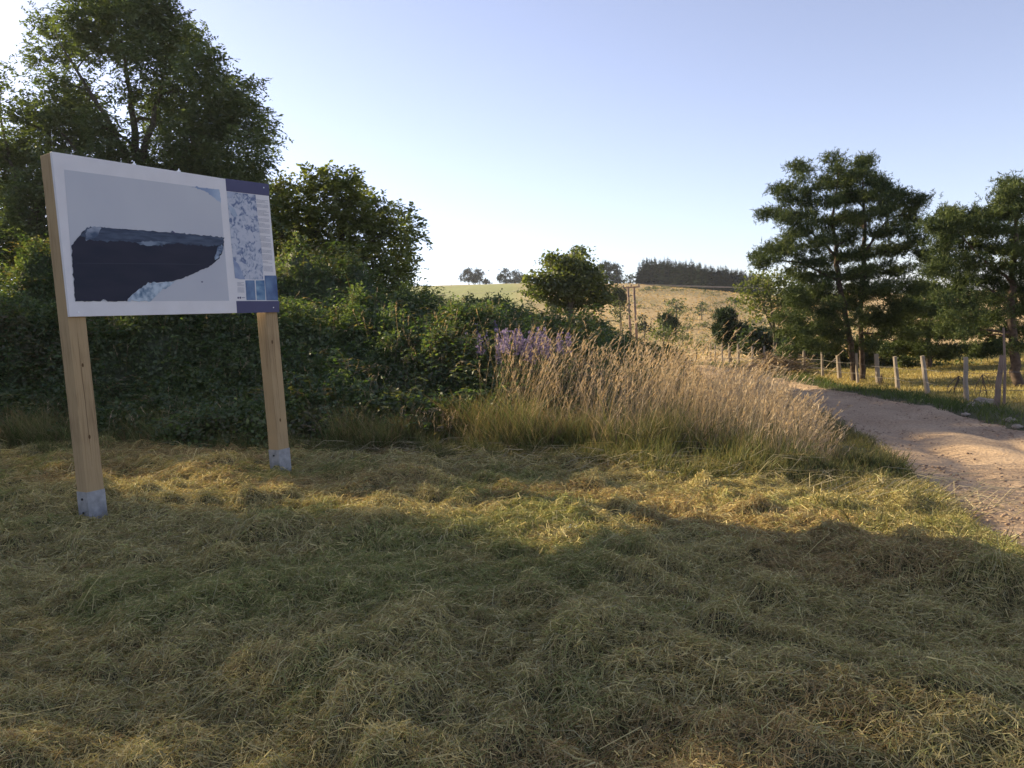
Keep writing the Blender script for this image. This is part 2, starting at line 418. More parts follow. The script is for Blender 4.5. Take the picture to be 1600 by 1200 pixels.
for k, ub in enumerate([uL, uR - PW]):
    foot = W3(ub, 0, 0)
    gz = min(Hs(*W3(ub, 0, 0)[:2]), Hs(*W3(ub + PW, -PW, 0)[:2])) - 0.03
    mb = MB(); mb.box(W3(ub, -PW, 0.12), D * PW, Nn * PW, UP * (zT - 0.12 - 0.004))
    po = mb.build('post', M_post, board, origin=P0, bevel=0.004)
    kr = np.random.default_rng(33 + k)
    for fz in ((0.78, 2.05, 1.45) if k == 0 else (1.55, 0.62)):
        kn = MB(); q0 = W3(ub + PW * kr.uniform(.3, .7), 0.0012, fz); a0 = kr.uniform(.008, .013)
        kn.add([q0 + D * a0 * math.cos(t) + UP * a0 * 1.9 * math.sin(t) for t in np.linspace(0, 6.283, 13)[:-1]], [tuple(range(12))]); kn.build('knot', M_knot, po, origin=P0)
    ck = MB(); zz_ = np.linspace(0.5, 1.75, 26) + k * .1; uu = ub + PW * (.45 + .05 * np.cumsum(kr.normal(size=26)) * .12)
    for i_ in range(25):
        w_ = .0016 * math.sin(math.pi * (i_ + .5) / 25) + .0004
        ck.add([W3(uu[i_] - w_, .0009, zz_[i_]), W3(uu[i_] + w_, .0009, zz_[i_]), W3(uu[i_ + 1] + w_, .0009, zz_[i_ + 1]), W3(uu[i_ + 1] - w_, .0009, zz_[i_ + 1])], [(0, 1, 2, 3)])
    ck.build('drying_crack', M_knot, po, origin=P0)
    sh = MB(); tk = 0.004
    z1 = 0.27
    sh.box(W3(ub - tk, -PW - tk, gz), D * (PW + 2 * tk), Nn * tk, UP * (z1 - gz))
    sh.box(W3(ub - tk, 0, gz), D * (PW + 2 * tk), Nn * tk, UP * (z1 - gz))
    sh.box(W3(ub - tk, -PW, gz), D * tk, Nn * PW, UP * (z1 - gz))
    sh.box(W3(ub + PW, -PW, gz), D * tk, Nn * PW, UP * (z1 - gz))
    sh.box(W3(ub - .02, -PW - .02, gz - 0.02), D * (PW + .04), Nn * (PW + .04), UP * 0.018)
    s_ = sh.build('post_shoe', M_galv, po, origin=P0)
    for zz in (0.20, 0.07):
        bo = MB(); q = W3(ub - tk, -PW * 0.5, zz)
        bo.tube([q + D * 0.004, q - D * 0.008], 0.011, 8); bo.build('bolt', M_bolt, po, origin=P0)
# panel sheet
mb = MB(); mb.box(W3(uL, 0.0015, zB), D * (uR - uL), Nn * (OFF - 0.0015), UP * (zT - zB))
def paint(name, c, r=0.42, noise=0.04):
    return plain(name, c, r, 0, 0.18, noise, 5)
M_white = paint('white_print', (0.70, 0.68, 0.69)); M_navy = paint('navy_print', (0.075, 0.075, 0.15)); M_pale = paint('pale_blue_print', (0.50, 0.56, 0.66), noise=0.07)
panel = mb.build('panel', M_white, board, origin=P0, bevel=0.002)
def patch(name, pts, mat, lay, px=True, jag=0, seed=0, parent=None):
    """flat print on the panel face given in photo pixels, lifted by layer"""
    q = [uv(a, b, OFF) for a, b in pts] if px else pts
    if jag:
        rg = np.random.default_rng(seed); out = []
        for k in range(len(q)):
            a = np.array(q[k]); b = np.array(q[(k + 1) % len(q)]); n_ = max(1, int(np.linalg.norm(b - a) / 0.02))
            for j in range(n_):
                out.append(tuple(a + (b - a) * j / n_ + rg.normal(size=2) * jag))
        q = out
    bm_v = [W3(u, OFF + 0.0012 * lay, z) - P0 for u, z in q]
    me = bpy.data.meshes.new(name); me.from_pydata([tuple(v) for v in bm_v], [], [tuple(range(len(q)))]); me.update()
    me.materials.append(mat); o = bpy.data.objects.new(name, me); C.objects.link(o); o.parent = parent or panel
    return o
def cloud_mat(name, c1, c2, sc, lo=0.35, hi=0.65, stretch=(1, 1, 1), detail=6, dist=0.0, c3=None):
    m, n, l, p = new_mat(name)
    tc = n.new('ShaderNodeTexCoord'); mp = n.new('ShaderNodeMapping'); mp.inputs['Scale'].default_value = stretch; l.new(tc.outputs['Object'], mp.inputs['Vector'])
    nz = n.new('ShaderNodeTexNoise'); nz.inputs['Scale'].default_value = sc; nz.inputs['Detail'].default_value = detail; nz.inputs['Distortion'].default_value = dist
    l.new(mp.outputs[0], nz.inputs['Vector'])
    cr = n.new('ShaderNodeValToRGB'); e = cr.color_ramp.elements
    e[0].position = lo; e[0].color = (*c1, 1); e[1].position = hi; e[1].color = (*c2, 1)
    if c3: q = e.new((lo + hi) / 2); q.color = (*c3, 1)
    l.new(nz.outputs['Fac'], cr.inputs[0]); l.new(cr.outputs[0], p.inputs['Base Color'])
    p.inputs['Roughness'].default_value = 0.5; p.inputs['Specular IOR Level'].default_value = 0.15
    return m
def z2(x, y): return (60 + x / 4.0, 220 + y / 4.0)       # coordinates read off a 4x enlargement
Z4 = lambda L: [z2(*q) for q in L]
pic = patch('picture', Z4([(160, 180), (1132, 306), (1192, 1000), (228, 1004)]), cloud_mat('sky_print', (0.48, 0.49, 0.54), (0.54, 0.55, 0.58), 1.2, 0.3, 0.7), 1)
sub = lambda n_, pts, mt, ly, jag=0, sd=0: patch(n_, Z4(pts), mt, ly, True, jag, sd, pic)
sub('picture_corner', [(950, 286), (1132, 306), (1140, 388), (1090, 350), (1040, 312)], cloud_mat('corner_print', (0.20, 0.27, 0.42), (0.40, 0.48, 0.60), 3, .3, .7), 2, 0.004, 3)
sub('dark_mass', [(205, 655), (262, 590), (300, 545), (340, 538), (440, 545), (600, 558), (750, 568), (900, 580), (1030, 592), (1160, 606), (1152, 690), (1130, 735), (1080, 778), (990, 822), (900, 858), (830, 880), (740, 886), (680, 890), (620, 935), (575, 970), (555, 1002), (430, 1003), (405, 990), (385, 1003), (228, 1004)], cloud_mat('dark_print', (0.022, 0.026, 0.044), (0.032, 0.033, 0.052), 2.5, 0.3, 0.7, (1, 1, 4)), 3, 0.003, 4)
sub('misty_band', [(262, 592), (300, 546), (340, 538), (440, 545), (600, 558), (750, 568), (900, 580), (1030, 592), (1158, 606), (1150, 650), (1060, 662), (940, 650), (860, 640), (760, 655), (680, 655), (560, 630), (440, 628), (330, 622)], cloud_mat('mist_print', (0.040, 0.052, 0.090), (0.095, 0.125, 0.18), 5, 0.35, 0.68, (1, 1, 5)), 4, 0.006, 5)
sub('pale_streak', [(300, 560), (350, 536), (392, 542), (372, 590), (330, 612), (290, 625)], cloud_mat('streak_print', (0.07, 0.10, 0.16), (0.36, 0.40, 0.48), 7, 0.32, 0.68, (1, 1, 2)), 5, 0.006, 6)
sub('pale_streak', [(612, 634), (700, 626), (830, 634), (762, 650), (690, 656), (640, 650)], cloud_mat('streak_print', (0.06, 0.09, 0.14), (0.22, 0.27, 0.34), 9, 0.3, 0.6, (1, 1, 4)), 5, 0.005, 7)
sub('rocky_slope', [(560, 1000), (590, 960), (650, 915), (690, 888), (760, 886), (850, 878), (800, 920), (745, 950), (700, 1001)], cloud_mat('rock_print', (0.12, 0.19, 0.28), (0.48, 0.56, 0.64), 13, 0.36, 0.6), 4, 0.006, 8)
sub('pale_edge', [(1118, 670), (1150, 640), (1152, 690), (1122, 730), (1100, 742)], cloud_mat('edge_print', (0.05, 0.08, 0.15), (0.36, 0.44, 0.55), 16, 0.4, 0.7, (1, 1, 2)), 4, 0.005, 9)
sub('dark_fleck', [(826, 566), (836, 562), (858, 578), (850, 582)], M_navy, 5)
sub('dark_fleck', [(1016, 878), (1028, 878), (1026, 886), (1018, 886)], M_navy, 2)
sub('grey_line', [(240, 764), (860, 768), (1010, 772), (1010, 774), (240, 767)], paint('faint_line', (0.042, 0.045, 0.066)), 4)
# right hand column
patch('navy_band', Z4([(1168, 235), (1440, 270), (1444, 345), (1174, 314)]), M_navy, 1)
patch('navy_band', Z4([(1236, 1001), (1504, 1001), (1506, 1071), (1241, 1077)]), M_navy, 1)
vm = cloud_mat('map_print', (0.14, 0.18, 0.30), (0.50, 0.52, 0.59), 17, 0.38, 0.56, (1, 1, 1), 10, 0.9, (0.38, 0.42, 0.51))
patch('map', Z4([(1176, 316), (1356, 338), (1390, 640), (1404, 790), (1404, 868), (1262, 866), (1228, 858), (1205, 640)]), vm, 1)
sub2 = lambda n_, pts, mt, ly: patch(n_, Z4(pts), mt, ly)
sub2('map_shade', [(1216, 740), (1250, 770), (1292, 866), (1262, 866), (1228, 858)], cloud_mat('map_sea', (0.24, 0.29, 0.43), (0.34, 0.40, 0.52), 8), 2)
sub2('map_shade', [(1178, 318), (1232, 324), (1205, 362), (1180, 350)], cloud_mat('map_sea', (0.30, 0.34, 0.46), (0.42, 0.46, 0.56), 8), 2)
sub2('map_shade', [(1184, 398), (1225, 425), (1245, 470), (1222, 478), (1190, 430)], cloud_mat('map_lake', (0.26, 0.33, 0.45), (0.40, 0.46, 0.56), 8), 2)
M_ink = paint('grey_ink', (0.33, 0.34, 0.40))
rng = np.random.default_rng(8)
# fine print: unreadably small lines of text in the photo
def text_block(name, quad, rows, lay=2, gaps=()):
    q = [np.array(uv(*z2(*p_), OFF)) for p_ in quad]      # tl, tr, br, bl
    mbx = MB()
    for r_ in range(rows):
        if r_ in gaps: continue
        a = (r_ + 0.25) / rows; b = (r_ + 0.68) / rows
        l0 = q[0] + (q[3] - q[0]) * a; l1 = q[0] + (q[3] - q[0]) * b; r0 = q[1] + (q[2] - q[1]) * a; r1 = q[1] + (q[2] - q[1]) * b
        x = 0.0; end = 1.0 if rng.random() > 0.25 else 0.5 + 0.5 * rng.random()
        while x < end:
            wd = 0.05 + 0.12 * rng.random(); x2 = min(x + wd, end)
            pts = [l0 + (r0 - l0) * x, l0 + (r0 - l0) * x2, l1 + (r1 - l1) * x2, l1 + (r1 - l1) * x]
            mbx.add([W3(u, OFF + 0.0012 * lay, z) for u, z in pts], [(0, 1, 2, 3)])
            x = x2 + 0.025
    mbx.build(name, M_ink, panel, origin=P0)
text_block('text_lines', [(1362, 365), (1432, 372), (1466, 820), (1408, 815)], 62, gaps=(3, 7, 8, 14, 15, 19, 24, 29, 30, 36, 41, 42, 46, 52, 55, 56))
text_block('text_lines', [(1242, 882), (1284, 884), (1288, 950), (1245, 948)], 10, gaps=(4,))
bl1 = cloud_mat('blue_picture_print', (0.07, 0.11, 0.23), (0.17, 0.26, 0.40), 6, .35, .7)
bl2 = cloud_mat('light_blue_picture_print', (0.08, 0.16, 0.30), (0.26, 0.40, 0.52), 5, .35, .65, (1, 1, 2))
patch('small_picture', Z4([(1292, 872), (1350, 872), (1358, 996), (1300, 996)]), bl1, 2)
patch('small_picture', Z4([(1357, 872), (1412, 872), (1419, 996), (1364, 996)]), bl2, 2)
patch('small_picture', Z4([(1412, 842), (1487, 842), (1498, 998), (1424, 997)]), bl1, 2)
patch('logo', Z4([(1243, 976), (1252, 975), (1253, 986), (1244, 987)]), M_navy, 2)
patch('logo', Z4([(1256, 975), (1265, 974), (1266, 986), (1258, 987)]), M_navy, 2)
patch('logo', Z4([(1270, 977), (1290, 977), (1290, 983), (1270, 983)]), M_ink, 2)
M_clip = plain('white_clip', (0.8, 0.82, 0.85), 0.3, 0.3)
for cx, cy in ((602, 145), (881, 184)):
    u, z = uv(*z2(cx, cy), OFF); mb = MB()
    mb.box(W3(u - 0.014, OFF * 0.3, zT), D * 0.028, Nn * OFF * 0.7, UP * 0.012); mb.tube([W3(u, OFF * 0.6, zT + 0.01), W3(u + 0.006, OFF * 0.6, zT + 0.032)], 0.006, 6)
    mb.build('clip', M_clip, board, origin=P0)
for cx, cy in ((1407, 293), (1468, 1042), (250, 1072), (1452, 360)):
    u, z = uv(*z2(cx, cy), OFF); mb = MB(); q = W3(u, OFF + 0.003, z); mb.tube([q - Nn * 0.006, q + Nn * 0.003], 0.007, 8); mb.build('screw', M_clip, panel, origin=P0)

# ------------------------------------------------------------ trees
def curve_pts(a, b, rng, k=5, bend=0.12, sag=0.0):
    a = np.asarray(a, float); b = np.asarray(b, float); L = np.linalg.norm(b - a)
    off = rng.normal(size=3) * bend * L; t = np.linspace(0, 1, k)[:, None]
    return a + (b - a) * t + off * np.sin(np.pi * t) + np.array([0, 0, sag * L]) * np.sin(np.pi * t) + rng.normal(size=(k, 3)) * L * 0.015 * np.sin(np.pi * t)
def build_tree(name, base, trunks, blobs, label, cat, leaf, rng, group=None, mat=None, barkc=(0.10, 0.085, 0.065), density=1.0, twigs=True, flat=1.0, sigma=0.30, crown_name='crown', col=((.045, .075, .02), (.10, .125, .03)), per=46, shell=0.55, sc=1.0):
    """base (x,y,z); trunks: list of [(point, radius), ...]; blobs: (centre, radius); leaf = (length, width ratio)"""
    root = empty(name, list(base), label, cat, group)
    trunks = [[(p_, r_ * sc) for p_, r_ in tr] for tr in trunks]
    mb = MB(); nodes = []
    for tr in trunks:
        pts = []; rad = []
        for k in range(len(tr) - 1):
            (p0, r0), (p1, r1) = tr[k], tr[k + 1]
            for s_ in range(5):
                t = s_ / 5.0; pts.append(np.array(p0) * (1 - t) + np.array(p1) * t + (rng.normal(size=3) * 0.25 * r0 * (0 < s_)) * [1, 1, .3]); rad.append(r0 * (1 - t) + r1 * t)
        pts.append(np.array(tr[-1][0])); rad.append(tr[-1][1])
        rad[0] *= 1.25
        mb.tube(pts, rad, 9, barkc)
        nodes += [(p_, r_) for p_, r_ in zip(pts[len(pts) // 4:], rad[len(pts) // 4:])]
    NP = np.array([n_[0] for n_ in nodes]); NR = np.array([n_[1] for n_ in nodes])
    clusters = []
    order = sorted(range(len(blobs)), key=lambda j: np.min(np.linalg.norm(NP - np.array(blobs[j][0]), axis=1)))
    for j in order:
        c, r = np.array(blobs[j][0]), blobs[j][1]
        dd = np.linalg.norm(NP - c, axis=1) + np.maximum(0, NP[:, 2] - c[2] + 0.3 * r) * 1.5
        k = int(np.argmin(dd)); r0 = min(NR[k] * 0.7, 0.03 * sc + r * 0.05)
        q = curve_pts(NP[k], c, rng, 7, 0.07, 0.05); rr = np.linspace(r0, r0 * 0.35, 7)
        mb.tube(q, rr, 6, barkc, False)
        NP = np.concatenate([NP, q[2:]]); NR = np.concatenate([NR, rr[2:]])
        nc = max(3, int(per * density * (r / 1.0) ** 2.1))
        d_ = unit(rng.normal(size=(nc, 3))); rad_ = r * (shell + (1 - shell) * rng.random(nc)) * (0.82 + 0.36 * rng.random(nc))
        cp = c + d_ * rad_[:, None] * np.array([1, 1, flat])
        if twigs:
            for p_ in cp[: max(2, nc // 2)]:
                mb.tube(curve_pts(c + (p_ - c) * 0.05, p_, rng, 4, 0.08), [r0 * 0.3, r0 * 0.22, r0 * 0.15, 0.003], 4, barkc, False)
        clusters.append(np.concatenate([cp, rng.random((nc, 1)) * 0 + r], 1))
    cl = np.concatenate(clusters)
    mb.build('trunk', M_bark, root, True, origin=base)
    return root, cl
def leaf_crown(root, base, cl, n_per, L, wr, sigma, rng, colA, colB, mat=None, flat=0.7, up=0.4, droop=0.3, name='crown'):
    nc = len(cl); n_i = rng.poisson(n_per, nc)
    idx = np.repeat(np.arange(nc), n_i)
    sg = sigma * (0.6 + 0.8 * rng.random(nc))[idx]
    P = cl[idx, :3] + np.clip(rng.normal(size=(len(idx), 3)), -1.7, 1.7) * sg[:, None] * np.array([1, 1, flat])
    tone = rng.random(nc)[idx] * 0.6 + rng.random(len(idx)) * 0.4
    c = np.asarray(colA) + (np.asarray(colB) - np.asarray(colA)) * tone[:, None]
    c = c * (0.75 + 0.5 * rng.random((len(idx), 1)))
    v, f, cc = leaves(P, L * (0.6 + 0.8 * rng.random(len(idx))), wr, c, rng, up, droop)
    return npmesh(name, v, f, mat or M_leaf, root, cc, origin=base)
def sprays(A, d0, L, pairs, ln, wr, col, rng, droop=0.35):
    """pinnate sprays: twig from A along d0 (N,3), length L (N,), leaflets in pairs, drooping"""
    n = len(A); L = L[:, None]; sdv = unit(np.cross(d0, np.array([0, 0, 1.0]) + rng.normal(size=(n, 3)) * .35))
    def pt(t): return A + d0 * L * t - np.array([0, 0, 1.0]) * L * droop * t * t
    out = [strips(np.stack([pt(0), pt(.5), pt(1)], 1), np.tile([.004, .003, .001], (n, 1)), sdv, np.tile([.09, .08, .05], (n, 1)))]
    for t in np.linspace(.15, 1, pairs):
        for sg in (-1, 1):
            a = pt(t); l_ = ln * (.7 + .6 * rng.random((n, 1)))
            dd = unit(sdv * sg + d0 * .55 + rng.normal(size=(n, 3)) * .22 - np.array([0, 0, .25])); w_ = unit(np.cross(dd, rng.normal(size=(n, 3)) * .5 + [0, 0, 1.0]))
            m_ = a + dd * l_ * .45
            V = np.stack([a, m_ + w_ * l_ * wr * .5, a + dd * l_, m_ - w_ * l_ * wr * .5], 1).reshape(-1, 3)
            F = (np.arange(n) * 4)[:, None] + np.arange(4)[None, :]
            out.append((V, F, np.repeat(col * (.75 + .5 * rng.random((n, 1))), 4, 0)))
    return merge(out)
def spray_crown(root, base, cl, k, L, pairs, ln, wr, rng, colA, colB, name='crown', sig=.16):
    nc = len(cl); idx = np.repeat(np.arange(nc), k); n = len(idx)
    P = cl[idx, :3] + np.clip(rng.normal(size=(n, 3)), -1.6, 1.6) * sig
    ctr = np.array([np.mean(cl[:, 0]), np.mean(cl[:, 1]), np.mean(cl[:, 2])])
    out = unit(cl[idx, :3] - ctr); d = unit(out * .5 + rng.normal(size=(n, 3)) * .75 + [0, 0, .25])
    tone = (rng.random(nc)[idx] * .6 + rng.random(n) * .4)[:, None]
    c = np.asarray(colA) + (np.asarray(colB) - np.asarray(colA)) * tone
    v, f, cc = sprays(P, d, L * (.6 + .8 * rng.random(n)), pairs, ln, wr, c, rng)
    return npmesh(name, v, f, M_leaf, root, cc, origin=base)
def needle_crown(root, base, cl, n_per, tuft, rng, colA, colB, sigma=0.25, flat=0.6, blades=9, name='crown', w=0.010, plume=1.2):
    """tufts of needles: every tuft a star of thin blades round an upturned twig end"""
    nc = len(cl); n_i = rng.poisson(n_per, nc); idx = np.repeat(np.arange(nc), n_i); N = len(idx)
    P = cl[idx, :3] + rng.normal(size=(N, 3)) * sigma * np.array([1, 1, flat])
    ax_ = unit(rng.normal(size=(N, 3)) * 0.8 + np.array([0, 0, 0.8]))
    tone = (rng.random(nc)[idx] * 0.6 + rng.random(N) * 0.4)[:, None]
    c = np.asarray(colA) + (np.asarray(colB) - np.asarray(colA)) * tone
    b = blades
    Pb = np.repeat(P, b, 0); A = np.repeat(ax_, b, 0); cb = np.repeat(c, b, 0) * (0.7 + 0.6 * rng.random((N * b, 1)))
    dirs = unit(unit(rng.normal(size=(N * b, 3))) * 0.9 + A * 0.75)
    L = tuft * (0.7 + 0.6 * rng.random(N * b))[:, None]
    Pb = Pb + A * (rng.random((N * b, 1)) - 0.3) * tuft * plume
    side = unit(np.cross(dirs, rng.normal(size=(N * b, 3))))
    C3 = np.stack([Pb, Pb + dirs * L], 1)
    Wd = np.stack([np.full(N * b, w), np.full(N * b, w * 0.35)], 1)
    v, f, cc = strips(C3, Wd, side, cb)
    return npmesh(name, v, f, M_needle, root, cc, origin=base)
def blobs_px(L, Y, dy, rng, scale=None):
    """(px, py, r px [, dY]) -> world centre and radius at the tree's own distance"""
    out = []
    for b in L:
        d = b[3] if len(b) > 3 else rng.uniform(-dy, dy)
        out.append((at(b[0], b[1], Y + d), b[2] / FPX * (Y + d)))
    return out

ASH_A, ASH_B = (0.065, 0.100, 0.045), (0.145, 0.180, 0.075)
# 1. tall ash behind the board
rng = np.random.default_rng(101)
YA = 34.0
bx, by = at(222, 560, YA)[:2]; base = (bx, by, Hs(bx, by))
tp = lambda px, py, r, Y=YA: (at(px, py, Y), r)
trunks = [[(np.array(base) - [0, 0, .2], .20), tp(222, 400, .17), tp(215, 250, .12), tp(205, 150, .07), tp(190, 60, .03)],
          [tp(220, 300, .11), tp(170, 190, .07), tp(120, 110, .04), tp(95, 70, .02)],
          [tp(218, 260, .10), tp(250, 150, .06), tp(262, 80, .03)],
          [tp(220, 330, .10), tp(290, 240, .06), tp(340, 170, .03)], [tp(222, 340, .10), tp(150, 270, .06), tp(90, 200, .03)]]
bl = [(100, 75, 30), (135, 30, 38), (75, 45, 18), (180, 5, 42), (225, 20, 42), (160, -30, 45), (210, -40, 40), (255, 60, 42), (290, 85, 36), (225, 85, 34), (300, 60, 16), (185, 70, 30), (150, 80, 22),
      (315, 120, 36), (345, 150, 34), (275, 140, 40), (330, 185, 42), (370, 140, 17), (385, 130, 10), (365, 190, 34), (395, 215, 26), (408, 200, 14), (375, 240, 34), (300, 215, 46), (250, 190, 34), (395, 175, 14),
      (135, 155, 22), (95, 130, 18), (60, 85, 14), (45, 95, 9), (165, 200, 26), (330, 262, 44), (385, 275, 26), (270, 260, 46), (200, 260, 40), (215, 150, 22), (350, 300, 50), (280, 320, 60), (200, 330, 60), (240, 390, 60), (330, 380, 60), (395, 330, 28)]
b3 = blobs_px(bl, YA, 3.0, rng)
r_, cl = build_tree('ash_tree', base, trunks, b3, 'tall feathery ash tree with fanned limbs rising behind the white board', 'tree', None, rng, per=38, sc=1.5)
spray_crown(r_, base, cl, 8, 0.54, 5, 0.185, 0.42, rng, ASH_A, ASH_B, sig=.27)
# 2. leafy trees at the left edge
rng = np.random.default_rng(102)
YB = 35.0
bx, by = at(60, 560, YB)[:2]; base = (bx, by, Hs(bx, by))
tp = lambda px, py, r, Y=YB: (at(px, py, Y), r)
trunks = [[(np.array(base) - [0, 0, .2], .18), tp(62, 400, .15), tp(70, 280, .10), tp(80, 190, .04)], [tp(62, 380, .09), tp(20, 270, .06), tp(0, 180, .03)]]
bl = [(95, 165, 30), (60, 175, 28), (130, 185, 32), (20, 185, 22), (150, 225, 38), (100, 215, 42), (50, 225, 34), (5, 235, 34), (30, 270, 44), (90, 280, 46), (150, 285, 46), (60, 330, 52), (10, 330, 48), (-20, 260, 36), (15, 385, 50), (70, 395, 50), (-30, 400, 50), (-20, 140, 20), (8, 120, 12), (120, 370, 50), (175, 320, 40)]
b3 = blobs_px(bl, YB, 2.6, rng)
r_, cl = build_tree('ash_tree', base, trunks, b3, 'lower leafy tree at the left edge of the photo, left of the board', 'tree', None, rng, per=38, sc=1.4)
spray_crown(r_, base, cl, 7, 0.50, 5, 0.185, 0.45, rng, ASH_A, ASH_B, sig=.27)
# 3. rounded tree right of the board
rng = np.random.default_rng(103)
YC = 35.0
bx, by = at(555, 520, YC)[:2]; base = (bx, by, Hs(bx, by))
tp = lambda px, py, r, Y=YC: (at(px, py, Y), r)
trunks = [[(np.array(base) - [0, 0, .2], .20), tp(545, 440, .15), tp(530, 350, .08), tp(520, 290, .03)], [tp(548, 430, .10), tp(590, 370, .05), tp(620, 345, .02)], [tp(545, 420, .09), tp(480, 350, .05), tp(480, 310, .02)]]
bl = [(490, 290, 24), (515, 285, 24), (545, 290, 22), (560, 300, 20), (475, 310, 24), (520, 315, 36), (560, 330, 32), (590, 325, 24), (605, 340, 20), (465, 350, 36), (500, 360, 40), (545, 370, 42), (590, 370, 36), (625, 355, 15), (632, 330, 10), (645, 352, 10), (655, 362, 7), (642, 380, 12), (625, 385, 22), (620, 410, 26), (580, 415, 40), (530, 415, 42), (480, 400, 40), (630, 435, 20), (600, 450, 34), (450, 330, 22), (440, 370, 30), (450, 420, 36)]
b3 = blobs_px(bl, YC, 2.2, rng)
r_, cl = build_tree('maple_tree', base, trunks, b3, 'rounded sunlit green tree just right of the board with a ragged right side', 'tree', None, rng, per=38, sc=1.4)
spray_crown(r_, base, cl, 6, 0.42, 4, 0.18, 0.62, rng, (0.095, 0.125, 0.034), (0.20, 0.22, 0.055), sig=.22)
# 4. thin tree between ash and maple
rng = np.random.default_rng(104)
Y4 = 40.0
bx, by = at(432, 500, Y4)[:2]; base = (bx, by, Hs(bx, by))
tp = lambda px, py, r, Y=Y4: (at(px, py, Y), r)
trunks = [[(np.array(base) - [0, 0, .2], .13), tp(432, 400, .10), tp(432, 290, .03)]]
bl = [(425, 290, 15), (445, 285, 12), (435, 300, 18), (425, 330, 22), (440, 345, 24), (420, 380, 26), (440, 405, 26), (412, 310, 16), (455, 295, 9)]
r_, cl = build_tree('slender_tree', base, trunks, blobs_px(bl, Y4, 0.8, rng), 'slim light green tree showing between the board and the rounded tree', 'tree', None, rng, per=30, sc=1.43)
leaf_crown(r_, base, cl, 46, 0.19, 0.55, 0.33, rng, (0.050, 0.075, 0.018), (0.13, 0.135, 0.03))
# 4b. the trees just outside the frame whose shade lies over the mown grass
def shade_tree(name, x, y, h, r, zlow, seed, label, dens=26):
    rng = np.random.default_rng(seed); g = Hs(x, y); base = (x, y, g)
    trunks = [[(np.array([x, y, g - .2]), .16), (np.array([x + .1, y, g + h * .5]), .11), (np.array([x, y + .1, g + h * .88]), .03)]]
    bl = []
    for k in range(26):
        d = unit(rng.normal(size=3)); z = g + zlow + (h - zlow) * rng.random(); rr = r * math.sqrt(max(.15, 1 - ((z - g - (h + zlow) / 2) / ((h - zlow) / 1.8)) ** 2)) * rng.random() ** .5
        bl.append((np.array([x + d[0] * rr, y + d[1] * rr, z]), rng.uniform(.55, .95)))
    r_, cl = build_tree(name, base, trunks, bl, label, 'tree', None, rng, per=dens)
    leaf_crown(r_, base, cl, 44, 0.15, 0.5, 0.27, rng, ASH_A, ASH_B)
shade_tree('ash_tree', -14.0, 14.3, 7.3, 2.4, 1.2, 151, 'leafy tree outside the left edge of the photo, nearest the mown grass', 42)
shade_tree('ash_tree', -13.2, 8.8, 7.0, 2.5, 1.2, 152, 'leafy tree outside the left edge of the photo, level with the photographer', 36)
shade_tree('ash_tree', -13.2, 4.0, 6.4, 2.4, 1.2, 153, 'leafy tree outside the photo, behind the photographer to the left', 24)
shade_tree('hazel_tree', -16.8, 20.2, 8.8, 2.5, .3, 154, 'rounded tree just outside the left edge of the photo behind the brambles', 60)
# 5. bushy tree mid distance
rng = np.random.default_rng(105)
Y5 = 46.0
bx, by = at(893, 500, Y5)[:2]; base = (bx, by, Hs(bx, by))
tp = lambda px, py, r, Y=Y5: (at(px, py, Y), r)
trunks = [[(np.array(base) - [0, 0, .2], .22), tp(892, 470, .18), tp(895, 420, .08), tp(898, 395, .03)], [tp(892, 475, .12), tp(865, 430, .05), tp(858, 405, .02)], [tp(892, 475, .12), tp(925, 440, .05)]]
bl = [(902, 392, 7), (906, 400, 9), (895, 408, 13), (910, 412, 12), (880, 405, 10), (862, 402, 9), (856, 412, 11), (868, 420, 15), (892, 425, 18), (915, 428, 17), (930, 425, 10), (925, 440, 17), (905, 447, 20), (880, 445, 20), (858, 440, 15), (845, 445, 11), (838, 432, 7), (940, 450, 13), (935, 465, 15), (910, 468, 20), (885, 468, 20), (862, 462, 16), (843, 462, 12), (828, 460, 8), (825, 436, 5), (948, 468, 8)]
r_, cl = build_tree('field_maple', base, trunks, blobs_px(bl, Y5, 1.6, rng), 'broad bushy tree standing alone in the hedge at mid distance, left of the power poles', 'tree', None, rng, per=38)
leaf_crown(r_, base, cl, 48, 0.20, 0.65, 0.30, rng, (0.060, 0.088, 0.028), (0.150, 0.165, 0.045))
# 6. light deciduous tree in front of the pine
rng = np.random.default_rng(106)
Y6 = 44.0
bx, by = at(1212, 545, Y6)[:2]; base = (bx, by, Hs(bx, by))
tp = lambda px, py, r, Y=Y6: (at(px, py, Y), r)
trunks = [[(np.array(base) - [0, 0, .2], .10), tp(1208, 500, .08), tp(1200, 440, .03)], [tp(1211, 530, .07), tp(1225, 480, .04), tp(1235, 440, .02)], [tp(1211, 525, .06), tp(1192, 480, .03)]]
bl = [(1195, 432, 10), (1215, 430, 12), (1180, 440, 12), (1205, 448, 16), (1230, 445, 16), (1172, 455, 13), (1190, 465, 16), (1215, 470, 18), (1240, 470, 18), (1165, 470, 10), (1175, 485, 12), (1240, 495, 16), (1250, 430, 14), (1205, 492, 12)]
r_, cl = build_tree('birch_tree', base, trunks, blobs_px(bl, Y6, 1.0, rng), 'airy light green leafy tree left of the double-stemmed pine', 'tree', None, rng, per=34)
leaf_crown(r_, base, cl, 30, 0.18, 0.6, 0.30, rng, (0.055, 0.082, 0.022), (0.14, 0.15, 0.04))

